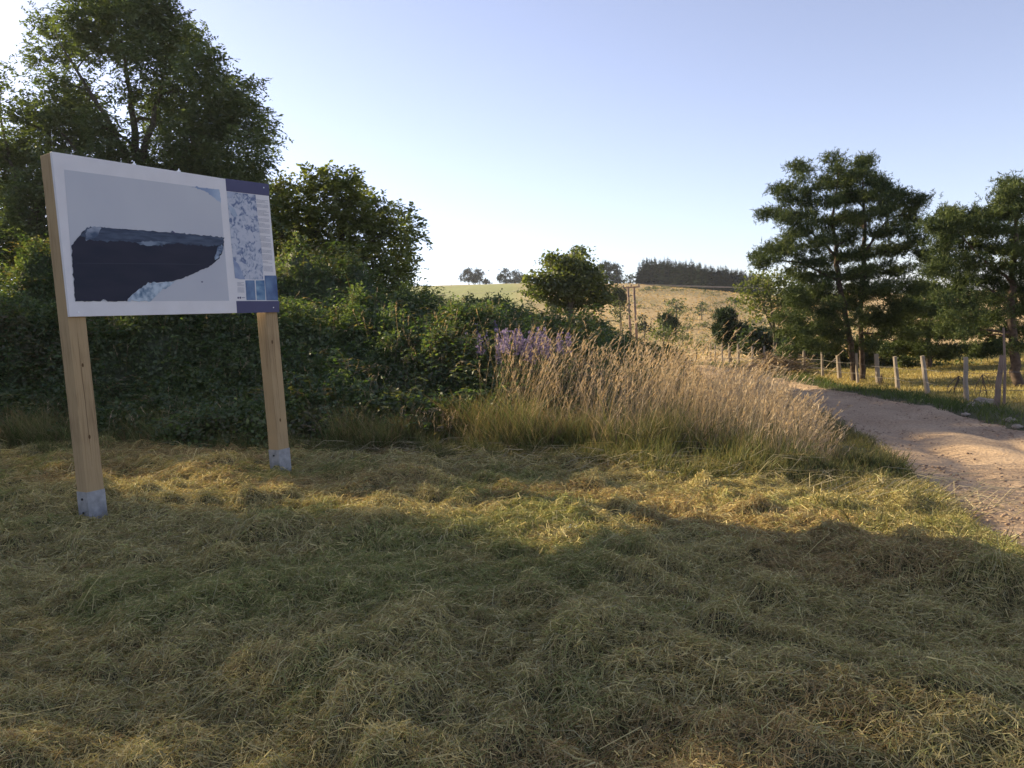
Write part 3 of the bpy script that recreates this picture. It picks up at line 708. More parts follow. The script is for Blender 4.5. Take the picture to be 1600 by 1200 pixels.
# 7-8. the two big pines on the right
def pine(name, label, Y, base_px, trunk_px, puffs, seed, per=46, dy=1.3, n_per=22, group=None, tuft=0.10, blades=9, w=0.010, limbs=()):
    rng = np.random.default_rng(seed)
    bx, by = at(base_px[0], base_px[1], Y)[:2]; base = (bx, by, Hs(bx, by))
    trunks = []
    for tr in trunk_px:
        L = [(at(a, b, Y + (q[0] if q else 0)), r) for a, b, r, *q in tr]
        if tr[0][1] >= base_px[1] - 1: L[0] = (np.array([L[0][0][0], L[0][0][1], base[2] - 0.2]), tr[0][2])
        trunks.append(L)
    puffs = list(puffs) + [(p_[0] + rng.uniform(-13, 13), p_[1] + rng.uniform(-12, 6), p_[2] * rng.uniform(.3, .5)) for p_ in puffs]
    b3 = blobs_px(puffs, Y, dy, rng)
    r_, cl = build_tree(name, base, trunks, b3, label, 'tree', None, rng, group=group, barkc=(0.085, 0.062, 0.048), flat=0.56, per=per, shell=0.2)
    needle_crown(r_, base, cl, n_per, tuft, rng, (0.030, 0.052, 0.022), (0.115, 0.140, 0.040), sigma=0.18, flat=0.55, blades=13, w=w, plume=2.6)
    return r_, base
MP = [(1325, 400, 16), (1328, 432, 14), (1330, 455, 12), (1316, 482, 13), (1342, 492, 12), (1365, 540, 12), (1300, 515, 13), (1307, 255, 9), (1312, 268, 11), (1340, 255, 9), (1352, 262, 12), (1345, 275, 16), (1325, 285, 18), (1300, 290, 15), (1365, 285, 12), (1375, 292, 11), (1282, 292, 7),
      (1250, 265, 6), (1248, 280, 9), (1240, 295, 11), (1258, 300, 12), (1225, 303, 7), (1232, 318, 13), (1262, 318, 14), (1205, 330, 10), (1218, 338, 13), (1240, 340, 16), (1270, 340, 16), (1300, 315, 20), (1330, 310, 24), (1365, 310, 22), (1385, 300, 14), (1405, 308, 9), (1418, 310, 10), (1436, 320, 7), (1425, 325, 11), (1400, 325, 16), (1375, 335, 20), (1340, 345, 22), (1300, 350, 20), (1265, 362, 16), (1245, 365, 10), (1235, 380, 8), (1420, 340, 10),
      (1265, 385, 14), (1290, 375, 18), (1330, 372, 20), (1370, 365, 20), (1405, 362, 16), (1430, 362, 12), (1440, 375, 9), (1180, 402, 10), (1200, 392, 12), (1222, 392, 12), (1245, 400, 10), (1190, 410, 9), (1215, 408, 9), (1345, 400, 20), (1385, 392, 20), (1415, 392, 18), (1440, 400, 12), (1310, 402, 12), (1455, 405, 7),
      (1255, 415, 14), (1285, 412, 16), (1240, 430, 12), (1265, 435, 16), (1300, 432, 14), (1355, 425, 18), (1390, 425, 18), (1420, 422, 12), (1345, 450, 14), (1380, 450, 18), (1415, 450, 16), (1435, 455, 11), (1300, 475, 14), (1325, 470, 14), (1350, 465, 14), (1385, 462, 14), (1275, 460, 16), (1250, 455, 12), (1240, 480, 12), (1265, 485, 14), (1290, 495, 14), (1240, 465, 13), (1262, 470, 14), (1285, 450, 15), (1300, 500, 13), (1275, 510, 14), (1250, 520, 13), (1240, 545, 12), (1300, 545, 13), (1320, 505, 12), (1360, 505, 16), (1395, 500, 18), (1345, 430, 16), (1330, 340, 18), (1245, 505, 12), (1230, 500, 9), (1260, 512, 12), (1230, 520, 12), (1255, 535, 10), (1285, 525, 14), (1272, 545, 10), (1305, 530, 12), (1400, 480, 18), (1370, 490, 16), (1420, 500, 14), (1385, 520, 14), (1410, 525, 12), (1430, 480, 10)]
pine('pine_tree', 'big pine with two crooked stems and layered crown beside the fence', 29.0, (1340, 598),
     [[(1338, 598, .14), (1332, 560, .12), (1322, 500, .10), (1310, 440, .10), (1306, 395, .08), (1300, 340, .05), (1312, 262, .015)],
      [(1350, 598, .12, .5), (1346, 545, .10, .5), (1344, 490, .08, .5), (1350, 420, .09, .5), (1350, 340, .06, .5), (1348, 262, .015, .5)],
      [(1306, 400, .05), (1270, 365, .035), (1215, 335, .015)], [(1348, 400, .05), (1385, 345, .03), (1430, 325, .012)], [(1312, 440, .045), (1250, 410, .03), (1180, 404, .012)],
      [(1345, 520, .04), (1372, 522, .03), (1394, 532, .02)]], MP, 201)
RP = [(1572, 290, 10), (1568, 308, 12), (1590, 295, 16), (1562, 320, 10), (1605, 320, 26), (1580, 335, 22), (1555, 335, 12), (1620, 290, 20), (1487, 335, 6), (1490, 345, 9), (1525, 335, 8), (1512, 343, 9), (1505, 352, 12), (1535, 350, 14), (1475, 352, 7), (1465, 360, 6), (1480, 365, 10), (1500, 368, 14), (1530, 368, 18), (1560, 362, 20), (1595, 365, 26), (1630, 350, 30), (1475, 378, 8), (1490, 388, 11), (1515, 390, 16), (1548, 392, 18), (1585, 395, 24), (1620, 400, 26), (1468, 395, 6), (1470, 412, 9), (1495, 412, 13), (1525, 415, 17), (1560, 420, 20), (1600, 425, 24), (1458, 428, 6), (1480, 430, 10), (1505, 435, 13), (1535, 440, 17), (1575, 448, 20), (1615, 455, 26), (1500, 455, 12), (1525, 465, 14), (1560, 470, 18), (1595, 485, 22), (1475, 470, 10), (1490, 490, 13), (1520, 495, 15), (1550, 500, 14), (1480, 510, 10), (1505, 520, 12), (1530, 525, 12), (1580, 515, 16), (1610, 520, 20), (1595, 545, 14), (1640, 480, 26)]
pine('pine_tree', 'dark spreading pine cut by the right edge with a single stout trunk', 24.0, (1584, 612),
     [[(1588, 612, .17), (1586, 560, .14), (1580, 480, .11), (1585, 400, .08), (1592, 300, .03)],
      [(1580, 440, .06), (1530, 400, .03), (1485, 350, .012)], [(1580, 470, .05), (1520, 440, .03), (1462, 428, .01)], [(1582, 520, .05), (1530, 515, .03), (1490, 515, .012)]], RP, 202)
# dark pines further back between them
BP = [(1430, 460, 16), (1455, 455, 15), (1480, 462, 14), (1420, 485, 20), (1450, 485, 22), (1480, 490, 20), (1400, 505, 20), (1435, 515, 22), (1470, 520, 22), (1500, 520, 20), (1410, 540, 18), (1440, 548, 20), (1480, 550, 20), (1520, 548, 18), (1390, 548, 14), (1512, 478, 16), (1540, 500, 18), (1560, 545, 16)]
pine('pine_tree', 'low dark pine in the gap between the two big pines', 33.0, (1450, 585), [[(1450, 585, .14), (1450, 530, .11), (1452, 462, .04)]], BP, 203, per=40, n_per=30, w=0.013, tuft=0.13)
BP2 = [(1300, 548, 12), (1320, 552, 14), (1360, 548, 14), (1330, 530, 14), (1365, 525, 12), (1385, 560, 10), (1345, 560, 12)]
# spiky young conifer left of birch
def px_tree(name, label, cat, Y, bpx, top, blobs, seed, L, colA, colB, per=30, n=34, needles=False, group=None, tr=.06, sg=0.22):
    rng = np.random.default_rng(seed)
    bx, by = at(bpx[0], bpx[1], Y)[:2]; base = (bx, by, Hs(bx, by))
    trunks = [[(np.array(base) - [0, 0, .15], tr), (at(top[0], top[1], Y), tr * 0.25)]]
    s_ = Y / FPX
    r_, cl = build_tree(name, base, trunks, blobs_px(blobs, Y, 10 * s_, rng), label, cat, None, rng, group=group, per=per * (1.0 / (20 * s_)) ** 2, shell=0.3, twigs=False)
    if needles: needle_crown(r_, base, cl, n, L, rng, colA, colB, sigma=sg, blades=7, w=L * 0.12)
    else: leaf_crown(r_, base, cl, n, L, 0.62, sg, rng, colA, colB)
    return r_
G1, G2 = (0.035, 0.06, 0.016), (0.10, 0.12, 0.03)
K1, K2 = (0.020, 0.036, 0.018), (0.055, 0.075, 0.030)
px_tree('spruce_sapling', 'spiky young conifer at the valley edge above the far fence posts', 'tree', 52, (1142, 545), (1135, 482), [(1136, 490, 5), (1137, 500, 9), (1135, 510, 13), (1145, 520, 16), (1130, 522, 10), (1150, 532, 18), (1160, 522, 8)], 301, 0.30, K1, K2, needles=True, sg=.25)
# dark bushes behind the far fence
px_tree('bush', 'dark leafy bush under the birch behind the far fence', 'bush', 50, (1195, 560), (1195, 515), [(1170, 525, 14), (1190, 520, 14), (1185, 540, 16), (1210, 530, 16), (1165, 542, 14), (1225, 545, 14), (1205, 548, 14)], 302, 0.22, (0.02, .04, .012), (.06, .085, .02), sg=.3)
px_tree('bush', 'dark bushy undergrowth left of the double-stemmed pine', 'bush', 42, (1245, 565), (1250, 520), [(1240, 535, 16), (1262, 545, 18), (1235, 552, 14), (1280, 555, 16), (1258, 530, 12), (1225, 552, 10)], 303, 0.18, (0.02, .04, .012), (.06, .085, .02), sg=.26)
px_tree('bush', 'dark shrubs below the double-stemmed pine, behind its trunks', 'bush', 36, (1320, 585), (1325, 545), [(1300, 552, 14), (1322, 556, 16), (1350, 552, 16), (1375, 556, 14), (1398, 560, 12), (1290, 565, 10), (1335, 535, 14), (1368, 535, 14), (1415, 562, 10)], 304, 0.15, (0.03, .045, .014), (.09, .10, .025), sg=.22)
px_tree('bush', 'low bright shrub at the pasture edge under the dark low pine', 'bush', 34, (1480, 590), (1470, 570), [(1425, 568, 10), (1445, 570, 9), (1470, 572, 9), (1495, 572, 9), (1520, 574, 8), (1408, 568, 8)], 305, 0.15, (.045, .07, .018), (.12, .14, .03), sg=.18)
# valley and hillside shrubs
px_tree('hillside_tree', 'round open tree alone on the golden hillside', 'tree', 135, (1056, 500), (1056, 468), [(1056, 468, 6), (1050, 474, 7), (1063, 474, 7), (1057, 482, 9), (1048, 484, 6), (1066, 482, 6), (1058, 491, 7)], 311, 0.42, (.045, .07, .025), (.11, .125, .04), group=None, tr=.16, sg=.5, n=14)
px_tree('hillside_bush', 'small dark round bush right of the open hillside tree', 'bush', 150, (1096, 490), (1096, 476), [(1096, 477, 5), (1091, 482, 5), (1101, 483, 5), (1096, 486, 6)], 312, 0.42, K1, (.06, .085, .03), tr=.12, sg=.45, n=14)
px_tree('hillside_bush', 'green bush on the lower hillside right of the dark round bush', 'bush', 120, (1135, 500), (1134, 484), [(1134, 486, 6), (1128, 491, 5), (1140, 491, 6), (1134, 496, 6)], 313, 0.36, (.04, .065, .02), (.10, .12, .035), tr=.1, sg=.4, n=14)
px_tree('hillside_bush', 'dark rounded bush at the foot of the power poles', 'bush', 95, (1006, 522), (1006, 496), [(1003, 497, 5), (1000, 504, 8), (1011, 504, 7), (1006, 511, 9), (1014, 513, 6), (998, 514, 6)], 314, 0.30, (.018, .028, .014), (.045, .055, .022), tr=.12, sg=.35, n=16)
px_tree('hillside_bush', 'dark pine-like bush just left of the power pole top', 'bush', 110, (972, 478), (967, 455), [(966, 457, 5), (963, 463, 7), (973, 466, 6), (962, 471, 6), (974, 472, 5)], 315, 0.34, (.022, .034, .02), (.055, .068, .03), needles=True, tr=.12, sg=.35)
px_tree('hillside_bush', 'greyish green bush left of the power poles behind the hedge', 'bush', 85, (968, 498), (968, 472), [(965, 478, 7), (973, 480, 7), (960, 486, 8), (972, 490, 8), (966, 494, 8)], 316, 0.28, (.05, .065, .03), (.11, .12, .05), tr=.1, sg=.35, n=16)
px_tree('hillside_bush', 'bright green bush right of the power poles with a dark conifer behind', 'bush', 75, (1035, 530), (1036, 505), [(1036, 507, 7), (1030, 514, 9), (1042, 516, 9), (1030, 524, 9), (1043, 526, 9), (1052, 528, 6), (1022, 524, 6)], 317, 0.24, (.045, .07, .018), (.13, .15, .03), tr=.1, sg=.3, n=18)
px_tree('conifer_sapling', 'dark small conifer behind the bright bush right of the poles', 'tree', 82, (1043, 520), (1043, 490), [(1042, 494, 5), (1040, 500, 7), (1047, 506, 8), (1038, 507, 6), (1048, 514, 7)], 318, 0.28, K1, K2, needles=True, tr=.1, sg=.3)
px_tree('hillside_bush', 'pale shrub low on the slope between bright bush and valley', 'bush', 92, (1066, 530), (1066, 512), [(1062, 516, 6), (1070, 520, 7), (1060, 524, 6), (1074, 526, 6)], 319, 0.28, (.07, .085, .035), (.14, .15, .05), tr=.08, sg=.3, n=14)
px_tree('hillside_bush', 'flat green shrub in the valley above the grass tips', 'bush', 66, (1085, 548), (1090, 535), [(1068, 541, 6), (1080, 540, 7), (1092, 540, 7), (1105, 541, 6), (1116, 543, 6), (1075, 546, 6), (1100, 547, 6)], 320, 0.22, (.05, .08, .02), (.14, .16, .035), tr=.06, sg=.28, n=18)
px_tree('hillside_bush', 'small green bush beside the birch at the wood edge', 'bush', 130, (1148, 478), (1148, 464), [(1143, 468, 4), (1150, 468, 5), (1158, 470, 5), (1148, 474, 5)], 321, 0.4, (.045, .07, .02), (.11, .13, .035), tr=.08, sg=.4, n=14)
px_tree('hillside_bush', 'tiny low bush under the crest of the golden hill', 'bush', 230, (1018, 453), (1012, 449), [(1008, 450, 3), (1014, 450, 3), (1020, 451, 3)], 322, 0.6, (.06, .08, .03), (.12, .13, .04), tr=.08, sg=.5, n=10)
px_tree('hillside_bush', 'pale low bush beside the dark wood foot', 'bush', 260, (1035, 451), (1032, 447), [(1026, 448, 2.5), (1032, 448, 3), (1038, 449, 2.5)], 323, 0.6, (.07, .09, .03), (.14, .15, .04), tr=.08, sg=.5, n=10)
# horizon pines
HP = [('left of the skyline pair of round pines', 400, (733, 444), (731, 422), [(731, 423, 4), (727, 428, 4), (736, 428, 5), (723, 435, 4), (732, 435, 6), (739, 437, 5), (729, 441, 5)]),
      ('right of the skyline pair of round pines', 400, (750, 445), (748, 424), [(747, 426, 4), (744, 431, 5), (753, 431, 5), (749, 437, 6), (758, 438, 4), (743, 439, 4), (759, 442, 3)]),
      ('left half of the second skyline clump of pines', 395, (791, 445), (790, 424), [(790, 425, 4), (786, 431, 4), (794, 430, 5), (781, 438, 4), (790, 438, 6), (796, 440, 4)]),
      ('right half of the second skyline clump of pines', 395, (806, 445), (805, 427), [(804, 428, 4), (809, 432, 4), (804, 436, 5), (811, 440, 4), (800, 441, 4)]),
      ('small skyline pine just left of the bushy tree', 390, (818, 445), (818, 431), [(817, 433, 4), (821, 438, 4), (815, 440, 4)]),
      ('dark tall pine on the crest right of the bushy tree', 300, (948, 443), (947, 412), [(950, 415, 5), (944, 420, 6), (955, 423, 5), (947, 430, 8), (940, 436, 6), (955, 437, 6)]),
      ('narrow dark pine at the right of the crest clump', 300, (964, 443), (963, 413), [(963, 416, 3), (962, 422, 4), (965, 429, 4), (963, 436, 5), (967, 441, 3)])]
for k, (lb, Yh, b_, t_, bb) in enumerate(HP):
    px_tree('skyline_pine', lb, 'tree', Yh, b_, t_, bb, 330 + k, 1.0, (.020, .030, .022), (.045, .055, .034), per=30, n=14, needles=True, tr=.3, sg=.9)
px_tree('leafy_tree', 'rounded leafy tree at the left end of the spruce wood', 'tree', 300, (984, 444), (984, 428), [(984, 430, 5), (978, 436, 5), (989, 435, 6), (975, 441, 4), (985, 441, 6), (992, 440, 5)], 341, 0.8, (.035, .055, .02), (.085, .10, .035), per=30, n=16, tr=.3, sg=.8)

# ------------------------------------------------------------ spruce wood: every spruce a thing, four shapes shared
def spruce_mesh(seed, h=14.0):
    rng = np.random.default_rng(seed); parts = []; tr = MB()
    tiers = 26
    for k in range(tiers):
        t = k / (tiers - 1); z = h * (0.06 + 0.93 * t); rad = (2.9 * (1 - t) ** 0.75 + 0.18) * rng.uniform(0.8, 1.15)
        nb = 13 if t < .8 else 8
        th = rng.random() * 6.28 + np.arange(nb) * 6.283 / nb + rng.normal(size=nb) * 0.2
        L = rad * (0.7 + 0.5 * rng.random(nb)); dr = np.stack([np.cos(th), np.sin(th), np.zeros(nb)], -1)
        p0 = np.zeros((nb, 3)); p0[:, 2] = z
        p1 = p0 + dr * L[:, None] * 0.55; p1[:, 2] -= 0.12 * L
        p2 = p0 + dr * L[:, None]; p2[:, 2] -= (0.38 - 0.3 * t) * L
        side = np.stack([-np.sin(th), np.cos(th), rng.normal(size=nb) * 0.5], -1)
        Wd = np.stack([0.14 * L + .05, 0.28 * L + .10, 0.05 * L + .03], 1)
        c = np.array([.012, .022, .014]) + (np.array([.034, .050, .024]) - np.array([.012, .022, .014])) * rng.random((nb, 1))
        parts.append(strips(np.stack([p0, p1, p2], 1), Wd, unit(side), c))
    v, f, c = merge(parts)
    return v, f, c
rng = np.random.default_rng(400)
protos = []
for k in range(5):
    v, f, c = spruce_mesh(410 + k)
    protos.append((v, f, c))
sp_pos = []
for row in range(5):
    for px in np.arange(1000, 1190, 6.3):
        sp_pos.append((px + rng.uniform(-2.5, 2.5) + row * 3, row))
# skyline of the wood in photo pixels
topx = [995, 1005, 1020, 1040, 1060, 1085, 1110, 1140, 1165, 1180, 1200]; topy = [412, 405, 404, 405, 408, 411, 415, 420, 426, 430, 434]
first = {}
for k, (px, row) in enumerate(sp_pos):
    Yt = crest_y(px) + 14 + row * 9 + rng.uniform(-2, 2)
    top = at(px, np.interp(px, topx, topy) + rng.normal() * 2.6 + (0 if row else 1), Yt)
    gz = Hs(top[0], Yt); hgt = max(top[2] - gz, 6.0)
    j = int(rng.integers(5))
    e_ = empty('spruce', (top[0], Yt, gz), 'dark spruce of the dense wood on the hill crest', 'tree', 'spruces of the wood on the crest', rz=rng.uniform(0, 6.28))
    if j not in first:
        v, f, c = protos[j]
        cr_o = npmesh('crown', v, f, M_needle, e_, c); tb = MB(); tb.tube([(0, 0, -1.5), (0, 0, 7), (0, 0, 13.8)], [.2, .13, .03], 6, (.07, .05, .04)); tk_o = tb.build('trunk', M_bark, e_)
        first[j] = (cr_o, tk_o)
    else:
        for o in first[j]:
            q = o.copy(); C.objects.link(q); q.parent = e_
    s_ = hgt / 14.0; e_.scale = (max(s_, 0.9), max(s_, 0.9), s_)

# ------------------------------------------------------------ thicket: brambles, nettles and shrubs on the bank
MOUNDS = []
def mound(px, py, Y, r): 
    q = at(px, py, Y); g = Hs(q[0], q[1]); MOUNDS.append((q[0], q[1], max(q[2] - g - (0.30 if Y < 18 or px < 600 else 0.30 + .012 * Y), 0.5), r))
rng = np.random.default_rng(500)
for px, py in zip(range(-160, 400, 75), [580, 600, 575, 590, 610, 600, 585, 605]): mound(px, py, 14.6 + rng.uniform(-.4, .4), 1.5)
for px, py in [(380, 610), (450, 590), (530, 575), (590, 600), (660, 590), (720, 600)]: mound(px, py, 13.0 + rng.uniform(-.3, .3) , 1.4)
for px, py in [(-220, 470), (-120, 470), (-40, 465), (40, 470), (130, 480), (220, 485), (310, 480), (390, 478), (460, 470), (530, 490), (600, 500), (660, 505), (720, 515)]: mound(px, py, 16.5 + rng.uniform(-.5, .5), 1.9)
for px, py in [(-250, 420), (-120, 420), (-20, 425), (90, 430), (200, 430), (310, 420), (400, 415), (450, 405), (505, 398), (560, 415), (610, 438), (650, 455)]: mound(px, py, 19.5 + rng.uniform(-.5, .5), 2.2)
for px, py in [(690, 488), (740, 500), (790, 508), (840, 514), (890, 517), (935, 522)]: mound(px, py, 19 + rng.uniform(-.6, .6), 2.3)
for px, py in [(655, 460), (700, 484), (740, 466), (775, 482), (815, 488), (855, 492), (900, 494), (940, 500), (965, 512)]: mound(px, py, 26 + rng.uniform(-1, 1), 2.6)
for px, py in [(690, 484), (740, 474), (790, 486), (840, 484)]: mound(px, py, 34 + rng.uniform(-1, 1), 3.2)
for px, py in [(965, 540)]: mound(px, py, 24 + rng.uniform(-1, 1), 2.2)
MOUNDS = np.array(MOUNDS)
def thick(x, y):
    h = np.zeros(np.shape(x))
    for mx_, my_, mh, mr in MOUNDS:
        d = ((x - mx_) ** 2 + (y - my_) ** 2) / (mr * 1.08) ** 2
        h = np.maximum(h, mh * np.sqrt(np.clip(1 - d, 0, 1)) ** 0.8)
    d = y - np.interp(x, [-16, -9, -4, -1.5, 0, 3], [13.4, 12.9, 12.2, 11.3, 11.4, 13.5])
    ramp = np.clip(d * 0.55, 0, 0.9 + 0.22 * d) * sst(40, 34, y) * sst(0.155, 0.11, x / y)
    ramp = np.minimum(ramp, np.interp(x, [-3, 1], [2.3, 1.9]))
    h = np.maximum(h, ramp) * 0.55 + np.where(h > 0, 0.45 * np.sqrt(h * h + ramp * ramp) * 0.9, 0.45 * ramp)
    return h * (0.42 + 1.05 * fbm(x * 1.0, y * 1.0, 91, 4))
gx = np.arange(-16, 12.01, 0.22); gy = np.arange(11, 39, 0.22)
X, Y = np.meshgrid(gx, gy); T = thick(X, Y)
B = H(X, Y)
Z = np.where(T > 0.25, B + np.maximum(T - 0.30, 0.02) , B - 0.12)
nx, ny = len(gx), len(gy)
V = np.stack([X, Y, Z], -1).reshape(-1, 3); i = np.arange(nx - 1)[None, :] + np.arange(ny - 1)[:, None] * nx
F = np.stack([i, i + 1, i + 1 + nx, i + nx], -1).reshape(-1, 4)
keep = (T.reshape(-1)[F] > 0.02).any(1)
cc = np.zeros(V.shape) + np.array([0.085, 0.105, 0.045])
THV = (V, F[keep], cc)
# leaves over the mounds
def thicket_leaves(N, rng, ymin, ymax, L, wr, A, Bc, depth=0.35, sel=None, up=0.5):
    x = rng.uniform(-16, 11, N * 3); y = rng.uniform(ymin, ymax, N * 3)
    ok = (np.abs(x) < y * 0.85 + 1)
    if sel is not None: ok &= sel(x, y)
    x, y = x[ok], y[ok]; T = thick(x, y); ok = T > 0.12; x, y, T = x[ok][:N], y[ok][:N], T[ok][:N]
    gz = H(x, y)
    z = gz + T - np.abs(rng.normal(size=len(x))) * depth + 0.10 + 0.28 * (fbm(x * 2.6, y * 2.6, 95, 2) - 0.4)
    z = np.maximum(z, gz + 0.03)
    P = np.stack([x, y, z], -1)
    t = np.clip(fbm(x * 0.7, y * 0.7, 97, 3) * 1.6 - 0.4 + rng.normal(size=len(x)) * 0.22, 0, 1)[:, None]
    c = np.asarray(A) * (1 - t) + np.asarray(Bc) * t
    q1 = sst(.52, .66, fbm(x * .45 + 9, y * .45, 98, 3) + rng.normal(size=len(x)) * .05)[:, None]; q2 = sst(.56, .68, fbm(x * .6, y * .6 + 30, 99, 3) + rng.normal(size=len(x)) * .06)[:, None]
    c = c * (1 - q1 * .7) + np.array([.095, .12, .060]) * q1 * .7; c = c * (1 - q2 * .7) + np.array([.11, .085, .045]) * q2 * .7
    c = c * (0.7 + 0.6 * rng.random((len(x), 1)))
    return leaves(P, L * (0.6 + 0.8 * rng.random(len(x))), wr, c, rng, up, 0.2)
rng = np.random.default_rng(510)
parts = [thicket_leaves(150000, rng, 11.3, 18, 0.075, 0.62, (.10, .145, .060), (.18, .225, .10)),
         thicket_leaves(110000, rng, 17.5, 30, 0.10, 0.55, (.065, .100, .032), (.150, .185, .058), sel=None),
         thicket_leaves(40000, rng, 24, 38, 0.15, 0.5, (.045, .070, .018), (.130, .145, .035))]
# front slope needs cover from the side too: leaves spread down the faces
def face_leaves(N, rng, L, A, Bc):
    x = rng.uniform(-16, 9, N * 4); y = rng.uniform(11, 30, N * 4); ok = (np.abs(x) < y * 0.85 + 1); x, y = x[ok], y[ok]
    T = thick(x, y); T2 = thick(x, y - 0.45); ok = (T > 0.15) & (T - T2 > 0.10); x, y, T, T2 = [q[ok][:N] for q in (x, y, T, T2)]
    z = H(x, y) + T2 + (T - T2) * rng.random(len(x)); y = y - 0.10 - 0.35 * (1 - (z - H(x, y) - T2) / np.maximum(T - T2, .01)) * 0.8
    t = rng.random((len(x), 1)); c = (np.asarray(A) * (1 - t) + np.asarray(Bc) * t) * (0.7 + .6 * rng.random((len(x), 1)))
    return leaves(np.stack([x, y, z], -1), L * (.6 + .8 * rng.random(len(x))), 0.6, c, rng, 0.3, 0.2)
parts.append(face_leaves(90000, rng, 0.08, (.075, .115, .045), (.145, .190, .075)))
# upright herb stems (nettle, broom) breaking the outline
N = 9000
x = rng.uniform(-15, 10, N * 3); y = rng.uniform(12, 36, N * 3); ok = (np.abs(x) < y * .85 + 1); x, y = x[ok], y[ok]; T = thick(x, y); ok = T > 0.4; x, y, T = x[ok][:N], y[ok][:N], T[ok][:N]; n_ = len(x)
g = H(x, y); base_ = np.stack([x, y, g + T - 0.3], -1); dirn = unit(rng.normal(size=(n_, 3)) * 0.28 + [0, 0, 1]); L = (0.28 + 0.34 * rng.random(n_))[:, None]
Pl = np.stack([base_, base_ + dirn * L * .6, base_ + dirn * L + rng.normal(size=(n_, 3)) * .05], 1)
sd_ = unit(np.cross(dirn, rng.normal(size=(n_, 3)))); cst = np.array([.07, .085, .03]) + rng.random((n_, 3)) * [.06, .06, .02]
parts.append(strips(Pl, np.tile([0.006, .004, .002], (n_, 1)), sd_, cst))
lf = np.concatenate([base_ + dirn * L * t_ + rng.normal(size=(n_, 3)) * 0.035 for t_ in np.linspace(0.2, 1.0, 9)])
parts.append(leaves(lf, 0.06 + 0.05 * rng.random(len(lf)), 0.4, np.tile(np.array([.05, .085, .024]), (len(lf), 1)) * (0.6 + 0.9 * rng.random((len(lf), 1))), rng, 0.2, 0.1))
# arching bramble sprays with paired leaflets
n_ = 3600
x = rng.uniform(-15, 3, n_ * 4); y = rng.uniform(11.2, 21, n_ * 4); T = thick(x, y); ok = (np.abs(x) < y * .85 + 1) & (T > .22); x, y, T = x[ok][:n_], y[ok][:n_], T[ok][:n_]; n_ = len(x)
th = rng.normal(size=n_) * 1.3 - 1.57; La = 0.35 + 0.65 * rng.random(n_); hd = np.column_stack([np.cos(th), np.sin(th)])
pal = np.array([[.065, .11, .04], [.10, .15, .05], [.13, .16, .08], [.17, .17, .06], [.17, .13, .07]])[rng.choice(5, n_, p=[.34, .28, .18, .12, .08])]
lift = 0.35 + .5 * rng.random(n_); g = H(x, y) + T - .18
def arc(t): return np.column_stack([x + hd[:, 0] * La * t, y + hd[:, 1] * La * t, g + La * lift * 4 * t * (1 - t * .72) * .62])
ts = np.linspace(0, 1, 6); Pa = np.stack([arc(t) for t in ts], 1)
parts.append(strips(Pa, np.tile([.004, .0035, .003, .0025, .002, .001], (n_, 1)), unit(np.column_stack([-hd[:, 1], hd[:, 0], np.zeros(n_)])), np.tile([.12, .09, .05], (n_, 1))))
for t in np.linspace(.18, 1, 11):
    for sg_ in (-1, 1):
        a_ = arc(t); ln = (.05 + .05 * rng.random(n_)) * (1.15 - .5 * t)
        dd = unit(np.column_stack([-hd[:, 1] * sg_ + hd[:, 0] * .5, hd[:, 0] * sg_ + hd[:, 1] * .5, rng.normal(size=n_) * .3 - .1]))
        Pq = np.stack([a_, a_ + dd * ln[:, None] * .5, a_ + dd * ln[:, None]], 1)
        parts.append(strips(Pq, np.stack([ln * .06, ln * .30, ln * .04], 1), unit(np.column_stack([hd, rng.normal(size=n_) * .5])), pal * (0.7 + .6 * rng.random((n_, 1)))))
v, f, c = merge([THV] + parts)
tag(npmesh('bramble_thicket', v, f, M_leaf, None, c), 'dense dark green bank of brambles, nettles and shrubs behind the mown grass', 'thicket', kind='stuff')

# ------------------------------------------------------------ hay, stubble, cut stems on the mown ground
def tall_front(x):      # front edge (y) of the uncut grass
    return np.interp(x, [-9, -4, -1.5, 0, 1.5, 2.9, 3.7, 4.6, 6], [12.6, 11.9, 10.9, 10.1, 9.1, 8.2, 7.3, 6.6, 6.0])
def sample_mown(N, rng, y0, y1, spread=0.82, extra=2.4):
    y0 = max(0.9, y0 - .8) if y0 < 2 else y0; N = int(N * (1.62 if y1 < 6 else 1.25))
    y = np.sqrt(rng.uniform(y0 ** 2, y1 ** 2, N)); x = (rng.random(N) * 2 - 1) * (y * spread + extra)
    m = (x < road_l(y) + 0.1) & (y < tall_front(x) + 1.2)
    return x[m], y[m]
STRAW = np.array([.55, .455, .20]); OLIVE = np.array([.33, .325, .115]); BROWN = np.array([.31, .22, .10]); GREY = np.array([.45, .40, .21]); GREEN = np.array([.15, .17, .055])
def haycol(x, y, rng, n):
    a = fbm(x * 0.9 + 40, y * 0.9, 131, 3); b = fbm(x * 0.55, y * 0.55 + 20, 141, 3)
    t = rng.random(n)
    c = np.where((t < 0.46)[:, None], STRAW, np.where((t < 0.70)[:, None], OLIVE, np.where((t < 0.82)[:, None], BROWN, GREY)))
    gm = (sst(0.54, 0.70, a) * (0.55) > rng.random(n))[:, None]
    c = np.where(gm, GREEN * 0.9 + OLIVE * 0.45, c)
    bm_ = (sst(0.55, 0.68, b) * 0.5 > rng.random(n))[:, None]
    c = np.where(bm_, BROWN * 1.25, c)
    return c * (0.6 + 0.75 * rng.random((n, 1)))
